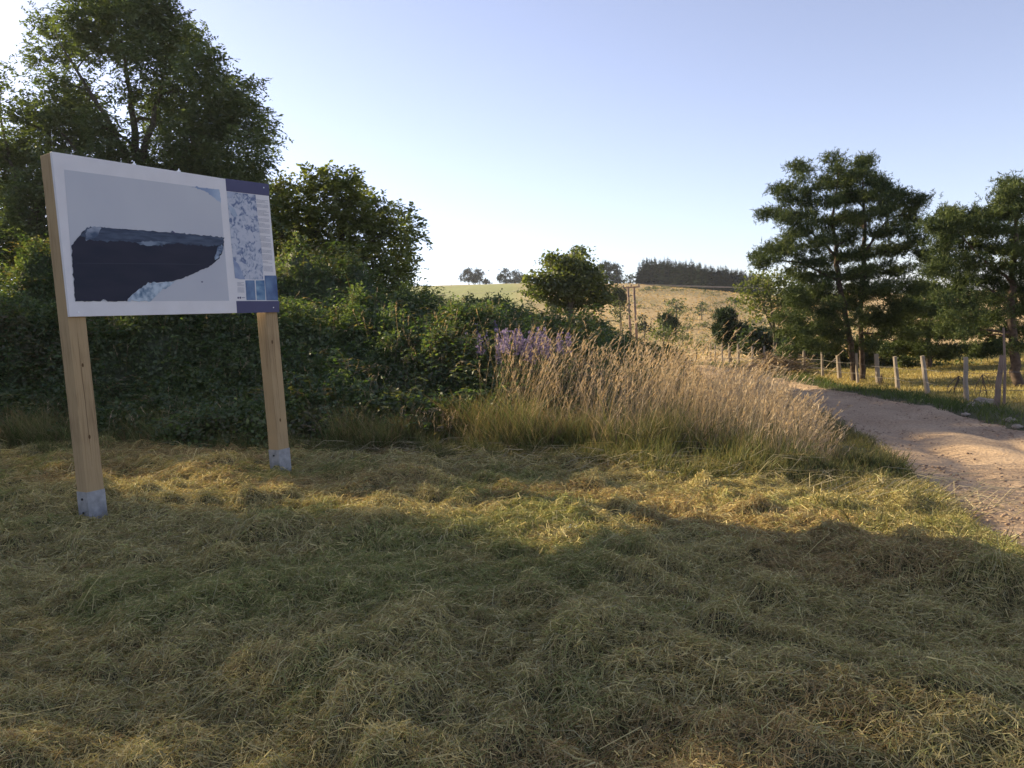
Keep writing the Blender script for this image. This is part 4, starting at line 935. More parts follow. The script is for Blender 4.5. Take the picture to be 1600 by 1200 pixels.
def hay(N, rng, y0, y1, w0, l0, l1, lift=0.05):
    x, y = sample_mown(N, rng, y0, y1); n = len(x)
    th0 = (fbm(x * 1.3, y * 1.3, 151, 3) - 0.5) * 9.0 + 0.4
    th = th0 + rng.normal(size=n) * 1.05
    L = l0 + (l1 - l0) * rng.random(n) ** 2.2
    cu = rng.normal(size=n) * 0.8
    d0 = np.stack([np.cos(th), np.sin(th)], -1); d1 = np.stack([np.cos(th + cu), np.sin(th + cu)], -1)
    p0 = np.stack([x, y], -1); p1 = p0 + d0 * L[:, None] * .5; p2 = p1 + d1 * L[:, None] * .5
    zz = rng.random(n) ** 1.6 * lift; tilt = rng.normal(size=n) * 0.28
    Z0 = H(p0[:, 0], p0[:, 1]) + zz + 0.004; Z1 = H(p1[:, 0], p1[:, 1]) + zz + tilt * L * .5 + 0.012 ; Z2 = H(p2[:, 0], p2[:, 1]) + zz + tilt * L * .6
    P = np.stack([np.column_stack([p0, Z0]), np.column_stack([p1, Z1]), np.column_stack([p2, Z2])], 1)
    side = unit(np.stack([-np.sin(th), np.cos(th), rng.normal(size=n) * 0.8], -1))
    wd = w0 * (0.6 + 0.8 * rng.random(n))
    return strips(P, np.stack([wd, wd, wd * .4], 1), side, haycol(x, y, rng, n))
rng = np.random.default_rng(600)
parts = [hay(200000, rng, 1.7, 5.2, 0.0011, 0.025, 0.14), hay(60000, rng, 1.7, 6.5, 0.0013, 0.08, 0.24, .05), hay(270000, rng, 5.0, 9.0, 0.0018, 0.04, 0.19, .05), hay(180000, rng, 8.8, 13.5, 0.0032, 0.08, 0.32, .07)]
def clippings(N, rng, y0, y1, w0, l0):
    x, y = sample_mown(N, rng, y0, y1); n = len(x); th = rng.random(n) * 6.283; L = l0 * (.5 + rng.random(n)); ph = rng.normal(size=n) * .45
    d = np.column_stack([np.cos(th) * np.cos(ph), np.sin(th) * np.cos(ph), np.sin(ph)]); p = np.column_stack([x, y, H(x, y) + .012 + .05 * rng.random(n)])
    P = np.stack([p - d * L[:, None] * .5, p + d * L[:, None] * .5], 1); wd = w0 * (.5 + rng.random(n))
    return strips(P, np.stack([wd, wd * .6], 1), unit(np.cross(d, rng.normal(size=(n, 3)))), haycol(x, y, rng, n) * 1.08)
parts += [clippings(170000, rng, 1.7, 5.2, .0016, .045), clippings(170000, rng, 5, 12.5, .003, .07)]
# thicker pale cut stems lying about
n_ = 420; x, y = sample_mown(n_, rng, 1.8, 12.5); n_ = len(x); th = rng.normal(size=n_) * 0.9 + 0.3; L = 0.10 + 0.28 * rng.random(n_) ** 2
d = np.stack([np.cos(th), np.sin(th)], -1); p0 = np.stack([x, y], -1); p1 = p0 + d * L[:, None]
zl = 0.045 + 0.05 * rng.random(n_); P = np.stack([np.column_stack([p0, H(x, y) + zl]), np.column_stack([(p0 + p1) / 2, H(*((p0 + p1) / 2).T) + zl + .02 * rng.random(n_)]), np.column_stack([p1, H(p1[:, 0], p1[:, 1]) + zl + .06 * rng.random(n_)])], 1)
parts.append(strips(P, np.tile(0.0012 + 0.0010 * rng.random((n_, 1)), (1, 3)), unit(np.stack([-np.sin(th), np.cos(th), rng.normal(size=n_) * .5], -1)), STRAW * (0.9 + 0.6 * rng.random((n_, 1)))))
# long fallen stalks along the uncut edge
n_ = 900; x = rng.uniform(-5, 4.6, n_); y = tall_front(x) + rng.normal(size=n_) * .35 - .1; th = rng.normal(size=n_) * .55 + .25; L = .3 + .5 * rng.random(n_)
d = np.stack([np.cos(th), np.sin(th) * .8], -1) * np.where(rng.random(n_) < .5, -1, 1)[:, None]; p0 = np.stack([x, y], -1); p1 = p0 + d * L[:, None]; zl = .05 + .12 * rng.random(n_)
P = np.stack([np.column_stack([p0, H(x, y) + .03]), np.column_stack([(p0 + p1) / 2, H(x, y) + zl + .04]), np.column_stack([p1, H(x, y) + zl])], 1)
parts.append(strips(P, np.tile([.003, .003, .004], (n_, 1)), unit(np.stack([-np.sin(th), np.cos(th), rng.normal(size=n_) * .5], -1)), np.array([.42, .36, .22]) * (0.6 + .6 * rng.random((n_, 1)))))
v, f, c = merge(parts)
tag(npmesh('mown_hay', v, f, M_hay, None, c), 'tangled drying hay lying over the mown grass', 'hay', kind='stuff')
# green stubble pushing through
def stubble(N, rng, y0, y1, w0, h0):
    x, y = sample_mown(N, rng, y0, y1); a = fbm(x * 0.9 + 40, y * 0.9, 131, 3); keep = (0.08 + 0.55 * sst(0.5, 0.68, a) + 0.8 * sst(1.0, 0.0, road_l(y) - x)) > rng.random(len(x)); x, y = x[keep], y[keep]; n = len(x)
    d = unit(np.column_stack([rng.normal(size=(n, 2)) * 0.55, np.ones(n)])); L = (h0 * (0.5 + rng.random(n)))[:, None]
    b0 = np.column_stack([x, y, H(x, y) - 0.01]); P = np.stack([b0, b0 + d * L * .6, b0 + d * L + np.column_stack([rng.normal(size=(n, 2)) * .02, -0.01 * np.ones(n)])], 1)
    c = (GREEN * 1.05 + rng.random((n, 1)) * np.array([.08, .06, .02])) * (0.6 + .8 * rng.random((n, 1)))
    wd = w0 * (0.6 + .8 * rng.random(n)); return strips(P, np.stack([wd, wd * .8, wd * .2], 1), unit(np.cross(d, rng.normal(size=(n, 3)))), c)
parts = [stubble(110000, rng, 1.7, 5.5, .0014, .055), stubble(110000, rng, 5.3, 13, .003, .10)]
v, f, c = merge(parts)
tag(npmesh('grass_stubble', v, f, M_grass, None, c), 'short green grass pushing through the drying hay', 'grass', kind='stuff')

# ------------------------------------------------------------ tall dry grass by the road
def tall_grass(N, rng, xy, hfun, cfun, w0=0.0022, lean=(0.25, -0.02), head=True, stemk=4, blades=2, ls=.16, hr=None):
    x, y = xy; n = len(x); g = H(x, y); h = hfun(x, y) * ((0.72 + 0.42 * rng.random(n)) if hr is None else hr(n))
    ld = np.column_stack([lean[0] + rng.normal(size=n) * ls, lean[1] + rng.normal(size=n) * ls])
    c = cfun(x, y, n)
    ts = np.linspace(0, 1, stemk)
    P = np.stack([np.column_stack([x + ld[:, 0] * h * t ** 1.8, y + ld[:, 1] * h * t ** 1.8, g - .02 + h * t * (1 - 0.06 * t)]) for t in ts], 1)
    side = unit(np.column_stack([rng.normal(size=(n, 2)), np.zeros(n)]))
    wd = w0 * (0.7 + .6 * rng.random(n)); W_ = np.stack([wd * (1 - .55 * t) for t in ts], 1)
    gb = np.array([.12, .135, .05]); dark = np.stack([c * min(1, t * 1.5) + gb * (1 - min(1, t * 1.5)) for t in ts], 1)
    parts = [strips(P, W_, side, dark)]
    if head:   # plume of short drooping spikelets at the tip
        tip = P[:, -1]; pre = P[:, -2]; dr = unit(tip - pre); K = 7
        for k in range(K):
            s0 = tip - dr * (0.02 + 0.028 * k) * (0.6 + .6 * rng.random((n, 1)))
            d2 = unit(dr * 1.0 + rng.normal(size=(n, 3)) * 0.30 + np.array([0.12, 0, -0.05])); l2 = (0.035 + 0.03 * rng.random((n, 1)))
            Ph = np.stack([s0, s0 + d2 * l2 * .5, s0 + d2 * l2], 1)
            parts.append(strips(Ph, np.tile([.002, .0042, .001], (n, 1)) * (0.7 + .6 * rng.random((n, 1))), unit(np.cross(d2, rng.normal(size=(n, 3)))), np.clip(c * 1.12, 0, .8)))
    for k in range(blades):   # leaf blades lower down
        t0 = rng.random(n) * 0.4; b0 = np.column_stack([x + rng.normal(size=n) * .02, y + rng.normal(size=n) * .02, g + h * t0 * .5])
        d2 = unit(np.column_stack([rng.normal(size=(n, 2)) * .45 + [0.15, 0], np.ones(n)])); L = (h * (0.25 + .3 * rng.random(n)))[:, None]
        Pb = np.stack([b0, b0 + d2 * L * .6, b0 + d2 * L + np.column_stack([d2[:, :2] * L * .25, -0.12 * L[:, 0]])], 1)
        gr = (rng.random(n) < 0.5)[:, None]; cb = np.where(gr, np.array([.10, .125, .04]), c * .85) * (0.7 + .6 * rng.random((n, 1)))
        parts.append(strips(Pb, np.stack([wd * 1.5, wd * 1.3, wd * .2], 1), unit(np.cross(d2, rng.normal(size=(n, 3)))), cb))
    return merge(parts)
rng = np.random.default_rng(700)
DRY = np.array([.50, .395, .27])
def dryc(x, y, n): return DRY * (0.45 + .3 * fbm(x * 1.5, y * 1.5, 185, 2)[:, None] + .6 * rng.random((n, 1))) + rng.normal(size=(n, 1)) * np.array([.01, .0, -.01])
N = 60000
x = rng.uniform(-0.9, 9.3, N); y = rng.uniform(6, 30, N)
fr = tall_front(x) + np.interp(x, [-1, 1, 3.5], [.9, .7, .35])
dpt = np.interp(x, [-1, 0, 2, 4, 6], [1.6, 2.8, 4.2, 8.0, 15])
grx = np.interp(y, [7, 8.5, 11.5, 15, 20, 26], [3.0, 3.5, 4.7, 5.8, 6.9, 8.0])
m_ = (y > fr + 0.9 * (vn(x * 2, y * 2, 161) - .3)) & (y < fr + dpt) & (x < grx + .5 * (vn(y * 1.7, y * 0, 167) - .5)) & (x < y * 0.8)
edge_x = sst(-0.75, -0.1, x + 0.35 * (vn(y * 1.5, y * 0, 163) - .5))
m_ &= rng.random(N) < edge_x * (0.16 + 0.60 * sst(.35, .6, fbm(x * 1.3, y * 1.3, 165, 3)))
x, y = x[m_], y[m_]
print('tall grass stems', len(x))
def th_h(x, y):
    e = sst(0.0, 1.3, np.interp(y, [7, 8.5, 11.5, 15, 20, 26], [3.0, 3.5, 4.7, 5.8, 6.9, 8.0]) + .25 - x) * 0.50 + 0.50
    return np.interp(x, [-1, 0, 1.5, 3, 5], [1.75, 2.05, 1.8, 1.4, .95]) * e * (0.85 + .3 * fbm(x * .9, y * .9, 171, 2)) * np.interp(y - tall_front(x), [0.2, 1.4], [0.62, 1.0])
v, f, c = tall_grass(len(x), rng, (x, y), th_h, dryc, 0.0022, (.22, -.03), True, 5, 2, .21, lambda n: np.where(rng.random(n) < .02, 1.15 + .2 * rng.random(n), 0.50 + .52 * rng.random(n) ** .8))
tag(npmesh('tall_dry_grass', v, f, M_grass, None, c), 'tall straw coloured seeding grass between the mown area and the dirt road', 'grass', kind='stuff')
# green undergrowth at the foot of the tall grass and along the front of the brambles
x = rng.uniform(-11, 5.5, 150000); y = rng.uniform(7, 16, 150000); d_ = y - tall_front(x)
d_ = d_ + 2.0 * (fbm(x * 1.1, y * 1.1, 187, 3) - .38)
m_ = (d_ > -0.15) & (d_ < 3.0) & (rng.random(len(x)) < (.35 + .65 * sst(.3, .6, fbm(x * 1.2, y * 1.2, 183, 3)))) & (x < road_l(y) - 0.05) & (np.abs(x) < y * .8); x, y = x[m_], y[m_]
def ugc(x, y, n):
    t = rng.random((n, 1)); return (np.array([.11, .16, .05]) * t + np.array([.30, .26, .12]) * (1 - t)) * (0.6 + .6 * rng.random((n, 1)))
v, f, c = tall_grass(len(x), rng, (x, y), lambda x, y: (0.16 + 0.50 * vn(x * 1.9, y * 1.9, 181)) * np.interp(y - tall_front(x), [-.8, 1.2], [.45, 1.15]) * np.interp(x, [2.6, 4], [1, .45]), ugc, 0.0028, (0.05, -0.12), False, 4, 3, .30)
tag(npmesh('green_undergrowth', v, f, M_grass, None, c), 'knee high green and brown weeds at the edge of the mown grass', 'weeds', kind='stuff')
x = rng.uniform(-11, 1.5, 30000); y = tall_front(x) + rng.uniform(-.2, 2.0, 30000); m_ = rng.random(30000) < sst(.40, .62, fbm(x * .9 + 5, y * .9, 189, 3)); x, y = x[m_], y[m_]
def wdc(x, y, n):
    t = rng.random((n, 1)); return np.where(t < .45, np.array([.15, .20, .07]), np.where(t < .8, np.array([.34, .30, .15]), np.array([.26, .18, .10]))) * (.6 + .7 * rng.random((n, 1)))
v, f, c = tall_grass(len(x), rng, (x, y), lambda x, y: .45 + .55 * vn(x * 1.4, y * 1.4, 193), wdc, .0026, (.02, -.30), False, 5, 3, .34)
tag(npmesh('rank_weeds', v, f, M_grass, None, c), 'ragged half dry weeds leaning out over the hay in front of the brambles', 'weeds', kind='stuff')
# scattered pale grass stalks standing in the brambles
x = rng.uniform(-9, 1, 6000); y = rng.uniform(11, 17, 6000); m_ = (y > tall_front(x) + 0.3) & (rng.random(6000) < np.interp(x, [-8, -4, -2.5, 0], [.06, .14, .35, .45])); x, y = x[m_], y[m_]
v, f, c = tall_grass(len(x), rng, (x, y), lambda x, y: np.maximum(thick(x, y), 0.5) + 0.15, dryc, .0028, (0.12, -.15), True, 5, 1)
tag(npmesh('pale_grass_stalks', v, f, M_grass, None, c * 0.9), 'scattered pale seeding stalks sticking out of the brambles', 'grass', kind='stuff')

# grass of the pasture and verges
def low_grass(name, label, N, rng, xr, yr, cond, h0, cA, cB, w0=0.004, k=0.4):
    x = rng.uniform(*xr, N); y = rng.uniform(*yr, N); m_ = cond(x, y); x, y = x[m_], y[m_]; n = len(x)
    d = unit(np.column_stack([rng.normal(size=(n, 2)) * k, np.ones(n)])); hh = h0(x, y) if callable(h0) else h0
    L = (hh * (0.5 + rng.random(n)))[:, None]; b0 = np.column_stack([x, y, H(x, y) - .02])
    P = np.stack([b0, b0 + d * L * .6, b0 + d * L + np.column_stack([d[:, :2] * L * .3, -.05 * L[:, 0]])], 1)
    t = np.clip(fbm(x * .5, y * .5, 191, 3) * 2 - .5 + rng.normal(size=n) * .2, 0, 1)[:, None]; c = (np.asarray(cA) * t + np.asarray(cB) * (1 - t)) * (0.65 + .7 * rng.random((n, 1)))
    wd = w0 * (0.6 + .8 * rng.random(n)) * (1 + y * 0.02)
    v, f, c = strips(P, np.stack([wd, wd * .8, wd * .2], 1), unit(np.cross(d, rng.normal(size=(n, 3)))), c)
    tag(npmesh(name, v, f, M_grass, None, c), label, 'grass', kind='stuff')
rng = np.random.default_rng(800)
low_grass('pasture_grass', 'short sunlit yellow grass of the pasture behind the fence', 170000, rng, (9, 34), (11, 46), lambda x, y: (x > road_r(y) + 1.0) & (x < y * .8), .10, (.40, .32, .12), (.26, .24, .085), .006)
low_grass('green_verge', 'low green weeds along the far edge of the dirt road', 60000, rng, (7, 16), (8, 50), lambda x, y: (x > road_r(y) + 0.15 * np.sin(y * 3)) & (x < road_r(y) + 0.9 + 0.7 * (vn(y * .6, y * 0, 7) - .2)) & (x < y * .85), lambda x, y: 0.10 + .14 * vn(x * 1.5, y * 1.5, 9), (.05, .09, .02), (.11, .14, .04), .005)
low_grass('road_fringe', 'dry tufts fringing the near edge of the dirt road', 26000, rng, (1.5, 9.5), (1, 30), lambda x, y: (x > road_l(y) - 0.55) & (x < road_l(y) + 0.12 + .25 * (vn(y * 2.3, y * 0, 5) - .4)), lambda x, y: 0.10 + .10 * vn(x * 2, y * 2, 9), (.28, .24, .10), (.08, .11, .03), .003, .6)
low_grass('near_verge', 'low olive grass between the tall dry grass and the dirt road', 60000, rng, (2.2, 8), (4.5, 22), lambda x, y: (x < road_l(y) + .05) & (x > np.interp(y, [4.5, 7, 8.5, 11.5, 15, 20], [2.4, 2.6, 3.2, 4.4, 5.4, 6.2])), lambda x, y: .07 + .12 * vn(x * 1.6, y * 1.6, 19), (.11, .12, .04), (.25, .22, .10), .003, .55)
low_grass('hillside_grass', 'coarse dry grass on the golden hillside', 30000, rng, (8, 120), (85, 300), lambda x, y: (x > y * .10) & (x < y * .48) & (rng.random(len(x)) < np.interp(y, [85, 130, 300], [1, .8, .25])), .18, (.46, .335, .155), (.40, .30, .13), .05)

rng = np.random.default_rng(820)
n_ = 520; y = rng.uniform(118, 262, n_); x = y * rng.uniform(.13, .46, n_); k_ = fbm(x * .05, y * .03, 203, 3) > .47; x, y = x[k_], y[k_]
cl_ = np.column_stack([x, y, H(x, y) + .25]); idx = np.repeat(np.arange(len(x)), 46); sz = (.25 + .5 * rng.random(len(x)) ** 2)[idx]
Pq = cl_[idx] + rng.normal(size=(len(idx), 3)) * (np.array([1.5, 1.0, .5]) * sz[:, None]); Pq[:, 2] = np.maximum(Pq[:, 2], H(Pq[:, 0], Pq[:, 1]) + .03)
v, f, c = leaves(Pq, .22 + .2 * rng.random(len(idx)), .6, np.array([.10, .11, .045]) * (.5 + .9 * rng.random((len(idx), 1))), rng, .3, .1)
tag(npmesh('hillside_scrub', v, f, M_leaf, None, c), 'low dull green scrub dotted over the golden hillside', 'scrub', kind='stuff')

# ------------------------------------------------------------ willowherb: tall stems with purple spikes
def willow_proto(seed):
    rng = np.random.default_rng(seed); h = 1.5; st = MB(); st.tube([(0, 0, 0), (.02, .0, .8), (.0, .02, h)], [.006, .005, .002], 5, (.08, .09, .03))
    lz = rng.uniform(.35, 1.05, 46); th = rng.random(46) * 6.28; r = 0.01
    lv = leaves(np.column_stack([np.cos(th) * r, np.sin(th) * r, lz]), np.full(46, .09), .18, np.tile([.05, .085, .03], (46, 1)), rng, .2, -.1)
    nf = 46; fz = rng.uniform(1.22, 1.5, nf); th = rng.random(nf) * 6.28; rr = 0.035 * (1.55 - fz) / .45 + .006
    fl = leaves(np.column_stack([np.cos(th) * rr, np.sin(th) * rr, fz]), 0.028 + .016 * rng.random(nf), .8, np.array([.22, .175, .28]) * (0.7 + .6 * rng.random((nf, 1))), rng, .1, 0)
    return st, lv, fl
wp = []
for k in range(3):
    st, lv, fl = willow_proto(900 + k); wp.append((st, lv, fl))
wf = {}
rng = np.random.default_rng(910)
spots = [(px_, py_, rng.uniform(12.2, 13.6)) for px_, py_ in zip(rng.normal(822, 30, 50), 509 + np.abs(rng.normal(size=50)) * 9 + rng.uniform(0, 10, 50))]
spots += [(727, 490, 16), (721, 492, 16), (742, 505, 15.5), (776, 502, 15), (696, 486, 17), (688, 500, 16.5), (720, 520, 15), (668, 500, 16), (757, 516, 14.5), (712, 498, 16.2)]
for k, (px_, py_, Yw) in enumerate(spots):
    tip = at(px_, py_, Yw); gz = Hs(tip[0], tip[1])
    main = k < 50
    lb = 'willowherb with a purple flower spike in the dense clump above the dry grass' if main else 'faint willowherb spike scattered over the dark thicket left of the purple clump'
    e_ = empty('willowherb', (tip[0], tip[1], gz), lb, 'flower', 'willowherbs above the dry grass' if main else 'willowherbs in the dark thicket', rz=rng.uniform(0, 6))
    j = k % 3
    if j not in wf:
        st, lv, fl = wp[j]
        wf[j] = (st.build('stem', M_leaf, e_), npmesh('leaf', *lv[:2], M_leaf, e_, lv[2]), npmesh('flower_spike', *fl[:2], M_petal, e_, fl[2]))
        wf[j][1].name = 'foliage'
    else:
        for o in wf[j]: q = o.copy(); C.objects.link(q); q.parent = e_
    s_ = max((tip[2] - gz) / 1.5, .6); e_.scale = (1.15, 1.15, s_); e_.rotation_euler[0] = rng.normal() * .05; e_.rotation_euler[1] = rng.normal() * .05

# ------------------------------------------------------------ fence along the road
FP = [(1566, 555, 1558, 16.3, .055), (1509, 558, 1513, 18.3, .055), (1441, 556, 1453, 21.6, .065), (1398, 557, 1406, 24.4, .065), (1338, 552, 1341, 28, .05), (1284, 549, 1286, 32, .05), (1256, 546, 1257, 35, .07), (1230, 543, 1231, 37, .065), (1210, 542, 1212, 39, .07), (1194, 541, 1195, 40.5, .055), (1175, 541, 1176, 42, .07), (1153, 537, 1155, 44, .075), (1139, 540, 1140, 45.5, .06), (1128, 537, 1129, 46.5, .06), (1117, 538, 1118, 47.5, .06), (1110, 537, 1110, 48.5, .07)]
tip0 = at(FP[0][0], FP[0][1], FP[0][3])
fb = (tip0[0], tip0[1], Hs(tip0[0], tip0[1]))
fence = empty('wire_fence', fb, 'old post and wire fence running along the far side of the dirt road', 'fence')
tops = []; feet = []
rng = np.random.default_rng(950)
for k, (tx, ty, bxp, Yf, r) in enumerate(FP):
    tip = at(tx, ty, Yf); vdx = 0.0
    q = at(tx, 620, Yf)                                    # where a plumb post would stand
    foot = np.array([at(bxp, 620, Yf)[0] , Yf, 0.0]); dz = 1.0
    # drop from the tip; keep the lean measured in the photo
    gz = Hs(foot[0], Yf); lean = (bxp - tx) - 0.055 * ((tip[2] - gz) / Yf * FPX) * 1.0
    foot = np.array([tip[0] + lean * Yf / FPX, Yf + rng.uniform(-.05, .05), 0]); foot[2] = Hs(foot[0], foot[1]) - 0.15
    mb = MB(); mid = (tip + foot) / 2 + rng.normal(size=3) * .012
    mb.tube([foot, foot * .66 + tip * .34, mid, foot * .25 + tip * .75, tip], [r * 1.15, r * 1.08, r, r * .97, r * .9], 8)
    mb.build('post', M_oldpost if k else M_pole, fence, False, origin=fb)
    tops.append(tip); feet.append(foot)
for lv in (0.72, 0.42):
    mb = MB()
    for k in range(len(tops) - 1):
        a = feet[k] + (tops[k] - feet[k]) * lv; b = feet[k + 1] + (tops[k + 1] - feet[k + 1]) * lv
        pts = [a + (b - a) * t - np.array([0, 0, .05 * math.sin(math.pi * t)]) + np.array([-.05, 0, 0]) for t in np.linspace(0, 1, 6)]
        mb.tube(pts, 0.003 + 0.00007 * a[1], 4, None, False)
    a = feet[0] + (tops[0] - feet[0]) * lv
    mb.tube([a + np.array([-.05, 0, 0]), a + np.array([1.2, -4.5, .15]), a + np.array([1.6, -9, .3])], .006, 4, None, False)
    mb.build('wire', M_wire, fence, origin=fb)
# second, half hidden row of grey posts
for k, (tx, ty, by_, Yf, lb) in enumerate([(1369, 553, 606, 27.5, 'grey post standing behind the fence, just right of the double-stemmed pine'), (1309, 555, 580, 30.5, 'short grey post in the shade left of the double-stemmed pine')]):
    tip = at(tx, ty, Yf); foot = np.array([tip[0] + .05, Yf, Hs(tip[0], Yf) - .1]); mb = MB()
    mb.tube([foot, (foot + tip) / 2, tip], [.09, .085, .08], 8); o = mb.build('stray_post', M_oldpost, None); tag(o, lb, 'post')
# thin crooked stake beside the last post on the right
tip = at(1568, 512, 16.8); foot = np.array([tip[0] - .02, 16.8, Hs(tip[0], 16.8) - .1]); mb = MB(); mb.tube([foot, (foot + tip) / 2 + [.03, 0, 0], tip], [.03, .028, .02], 6, (.12, .09, .07))
tag(mb.build('wooden_stake', M_pole, None), 'thin tall stake beside the dark leaning fence post at the right edge', 'stake')
# brush heap by the far fence and fallen branches
rng = np.random.default_rng(960)
q = at(1214, 572, 34.5); gz = Hs(q[0], q[1]); n_ = 420; e1 = rng.normal(size=(n_, 3)) * [.75, .5, 0]; P0_ = np.column_stack([q[0] + e1[:, 0], q[1] + e1[:, 1], gz + np.abs(rng.normal(size=n_)) * .18 + .55 * np.exp(-(e1[:, 0] / .8) ** 2)])
d = unit(rng.normal(size=(n_, 3)) * [1, .6, .45]); P_ = np.stack([P0_, P0_ + d * .45, P0_ + d * .9 + [0, 0, -.1]], 1)
v, f, c = strips(P_, np.tile([.02, .016, .008], (n_, 1)), unit(np.cross(d, rng.normal(size=(n_, 3)))), np.array([.28, .21, .13]) * (0.6 + .7 * rng.random((n_, 1))))
tag(npmesh('brush_heap', v, f, M_bark, None, c), 'heap of dry reddish brushwood lying against the far fence posts', 'brushwood heap')
for px_, py_, Yb, lb in [(1498, 600, 19.5, 'bare forked twig hanging under the right pine beside the upright fence post'), (1535, 598, 19.5, 'bare forked twig hanging between the last two fence posts'), (1378, 596, 26, 'broken dead branch leaning by the grey post')]:
    mb = MB(); a = at(px_, py_ - 12, Yb)
    for s_ in range(5):
        b = a + np.array([rng.normal() * .22, rng.normal() * .1, -rng.uniform(.25, .75)]); cpt = curve_pts(a, b, rng, 5, .15); mb.tube(cpt, [.016, .013, .01, .008, .004], 5, (.10, .075, .055), False)
        b2 = cpt[2] + np.array([rng.normal() * .25, 0, -rng.uniform(.05, .3)]); mb.tube([cpt[2], (cpt[2] + b2) / 2 + [0, 0, .04], b2], [.008, .006, .003], 4, (.10, .075, .055), False)
    tag(mb.build('dead_branch', M_bark, None), lb, 'branch')
# stones at the roadside
def stone(px_, py_, Ys, r, lb, fl=.6):
    rg = np.random.default_rng(int(px_ * 7 + py_)); import bmesh
    q = at(px_, py_, Ys); bm = bmesh.new(); bmesh.ops.create_icosphere(bm, subdivisions=3, radius=r)
    for v_ in bm.verts:
        n_ = v_.co.normalized(); k = 1 + .25 * math.sin(n_.x * 4 + px_) * math.cos(n_.y * 5) + .10 * math.sin(n_.z * 9 + n_.x * 7) + rg.normal() * .02
        v_.co = Vector((n_.x * r * k * 1.3, n_.y * r * k, n_.z * r * k * fl))
    me = bpy.data.meshes.new('stone'); bm.to_mesh(me); bm.free(); me.materials.append(M_stone); o = bpy.data.objects.new('stone', me); C.objects.link(o); o.location = (q[0], q[1], Hs(q[0], q[1]) + r * .2); tag(o, lb, 'stone')
stone(1536, 634, 17.3, .20, 'largest pale boulder in the grass beside the dark leaning fence post')
stone(1521, 637, 17.0, .10, 'small pale stone left of the largest boulder by the fence')
stone(1578, 656, 14.0, .09, 'white stone on the road edge at the right side of the photo')
stone(1509, 651, 15.2, .06, 'little pale stone in the shaded verge below the upright fence post')
stone(1590, 668, 13.2, .07, 'brownish stone right at the photo edge beside the dirt road')

# ------------------------------------------------------------ power poles with crossarm and lines
Yp = 92.0
pb = at(990, 520, Yp); pz = Hs(pb[0], pb[1]); pbase = (float(pb[0]), float(pb[1]), pz)
pole = empty('power_pole', pbase, 'double wooden power pole with a short crossarm in the valley', 'power pole')
tL = at(981, 449, Yp); tR = at(990.5, 449.5, Yp)
for tpt in (tL, tR):
    mb = MB(); mb.tube([(tpt[0], tpt[1], pz - .5), (tpt[0], tpt[1], (pz + tpt[2]) / 2), (tpt[0], tpt[1], tpt[2] + .1)], [.18, .165, .14], 9); mb.build('pole', M_pole, pole, True, origin=pbase)
mb = MB(); c_ = (tL + tR) / 2; mb.box(c_ + [-1.05, -.32, -.06], [2.1, 0, 0], [0, .12, 0], [0, 0, .16]); arm = mb.build('crossarm', M_pole, pole, origin=pbase)
ins = []
for dx in (-0.95, 0.0, 0.95):
    mb = MB(); q = c_ + [dx, -.26, .10]; mb.tube([q, q + [0, 0, .12], q + [0, 0, .22], q + [0, 0, .28]], [.05, .09, .06, .02], 8); mb.build('insulator', M_insul, pole, True, origin=pbase); ins.append(q + [0, 0, .26])
far_end = at(1760, 452, 96); far_l = at(300, 462, 120)
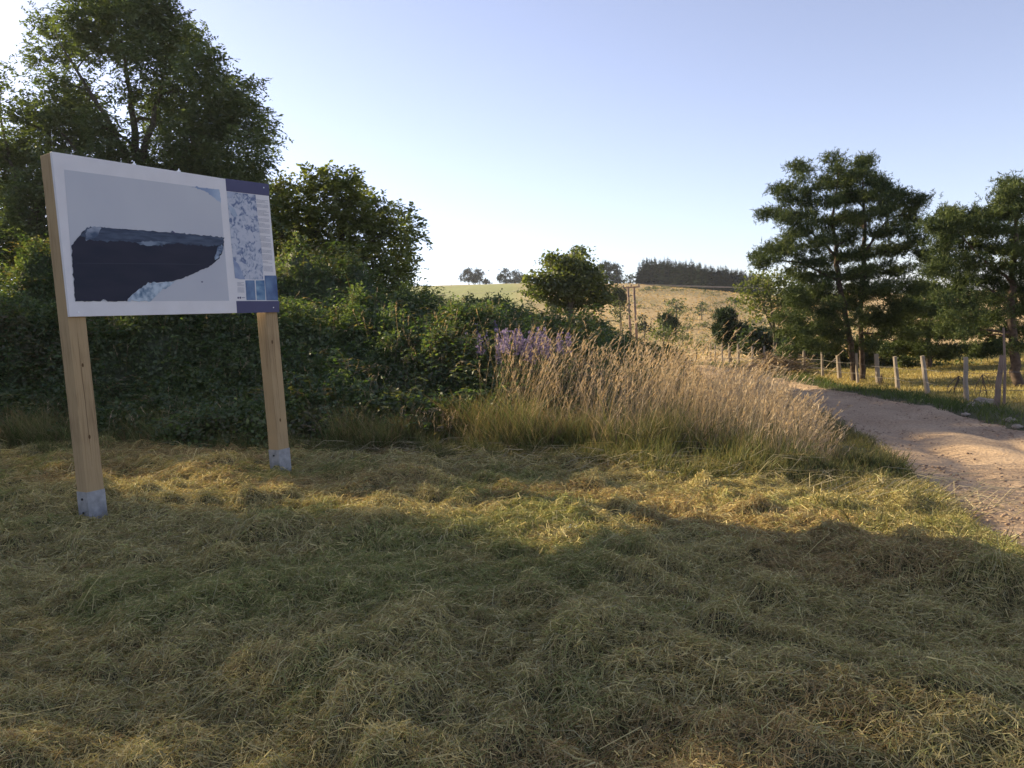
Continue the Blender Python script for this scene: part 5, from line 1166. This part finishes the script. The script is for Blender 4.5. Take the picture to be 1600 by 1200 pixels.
for k, q in enumerate(ins):
    e1 = far_end + [0, k * .95, 0]; L1 = [q + (e1 - q) * t - np.array([0, 0, 2.2 * 4 * t * (1 - t) * 0.16]) for t in np.linspace(0, 1, 24)]
    e2 = far_l + [0, k * .95, -1]; L2 = [q + (e2 - q) * t - np.array([0, 0, 1.6 * t * (1 - t)]) for t in np.linspace(0, 1, 24)]
    mb = MB(); mb.tube(L2[::-1] + L1[1:], .013, 4, None, False); o = mb.build('power_line', M_line, None)
    tag(o, 'thin pale wire stretched from the double power pole across the dark wood', 'wire', 'wires on the double power pole')

# ------------------------------------------------------------ small pale things in the mown edge
M_petalw = plain('pale_leaf', (0.55, 0.60, 0.55), .6)
rng = np.random.default_rng(970)
for px_, py_, s_, lb in [(238, 682, 1.2, 'pale grey-green leaf rosette at the bramble foot between the board posts'), (262, 683, .9, 'smaller pale leaf rosette just right of the other between the board posts'), (893, 822, .45, 'tiny pale green plant in the hay at mid picture'), (338, 665, .6, 'small white scrap of leaf at the bramble foot near the right board post')]:
    q = plane_hit(px_, py_, np.array([0, 0, 0.03]), np.array([0, 0, 1.0])); n_ = 9; th = np.arange(n_) * .7 + rng.random(n_) * .3
    base_ = np.tile([q[0], q[1], Hs(q[0], q[1]) + .03], (n_, 1)); L = (0.10 * s_ * (0.7 + .6 * rng.random(n_)))[:, None]; d = unit(np.column_stack([np.cos(th), np.sin(th), .35 + .3 * rng.random(n_)]))
    Pq = np.stack([base_, base_ + d * L * .5, base_ + d * L * [1, 1, .8]], 1)
    v, f, c = strips(Pq, np.stack([L[:, 0] * .06, L[:, 0] * .24, L[:, 0] * .03], 1), unit(np.column_stack([-np.sin(th), np.cos(th), 0 * th])), np.tile([.5, .55, .5], (n_, 1)))
    tag(npmesh('pale_plant', v, f, M_petalw, None, c), lb, 'plant')

# ------------------------------------------------------------ haze: the evening air over the valley
hz = MB(); hz.box((-700, -120, -125), (1400, 0, 0), (0, 1000, 0), (0, 0, 185))
hm = bpy.data.materials.new('evening_air'); hm.use_nodes = True; hn = hm.node_tree.nodes; hn.remove(hn['Principled BSDF'])
pv = hn.new('ShaderNodeVolumePrincipled'); pv.inputs['Color'].default_value = (0.82, 0.88, 1.0, 1); pv.inputs['Density'].default_value = 0.00017; pv.inputs['Anisotropy'].default_value = 0.3
hm.node_tree.links.new(pv.outputs[0], hn['Material Output'].inputs['Volume'])
tag(hz.build('haze', hm, None), 'thin pale evening haze filling the valley', 'haze', kind='stuff')
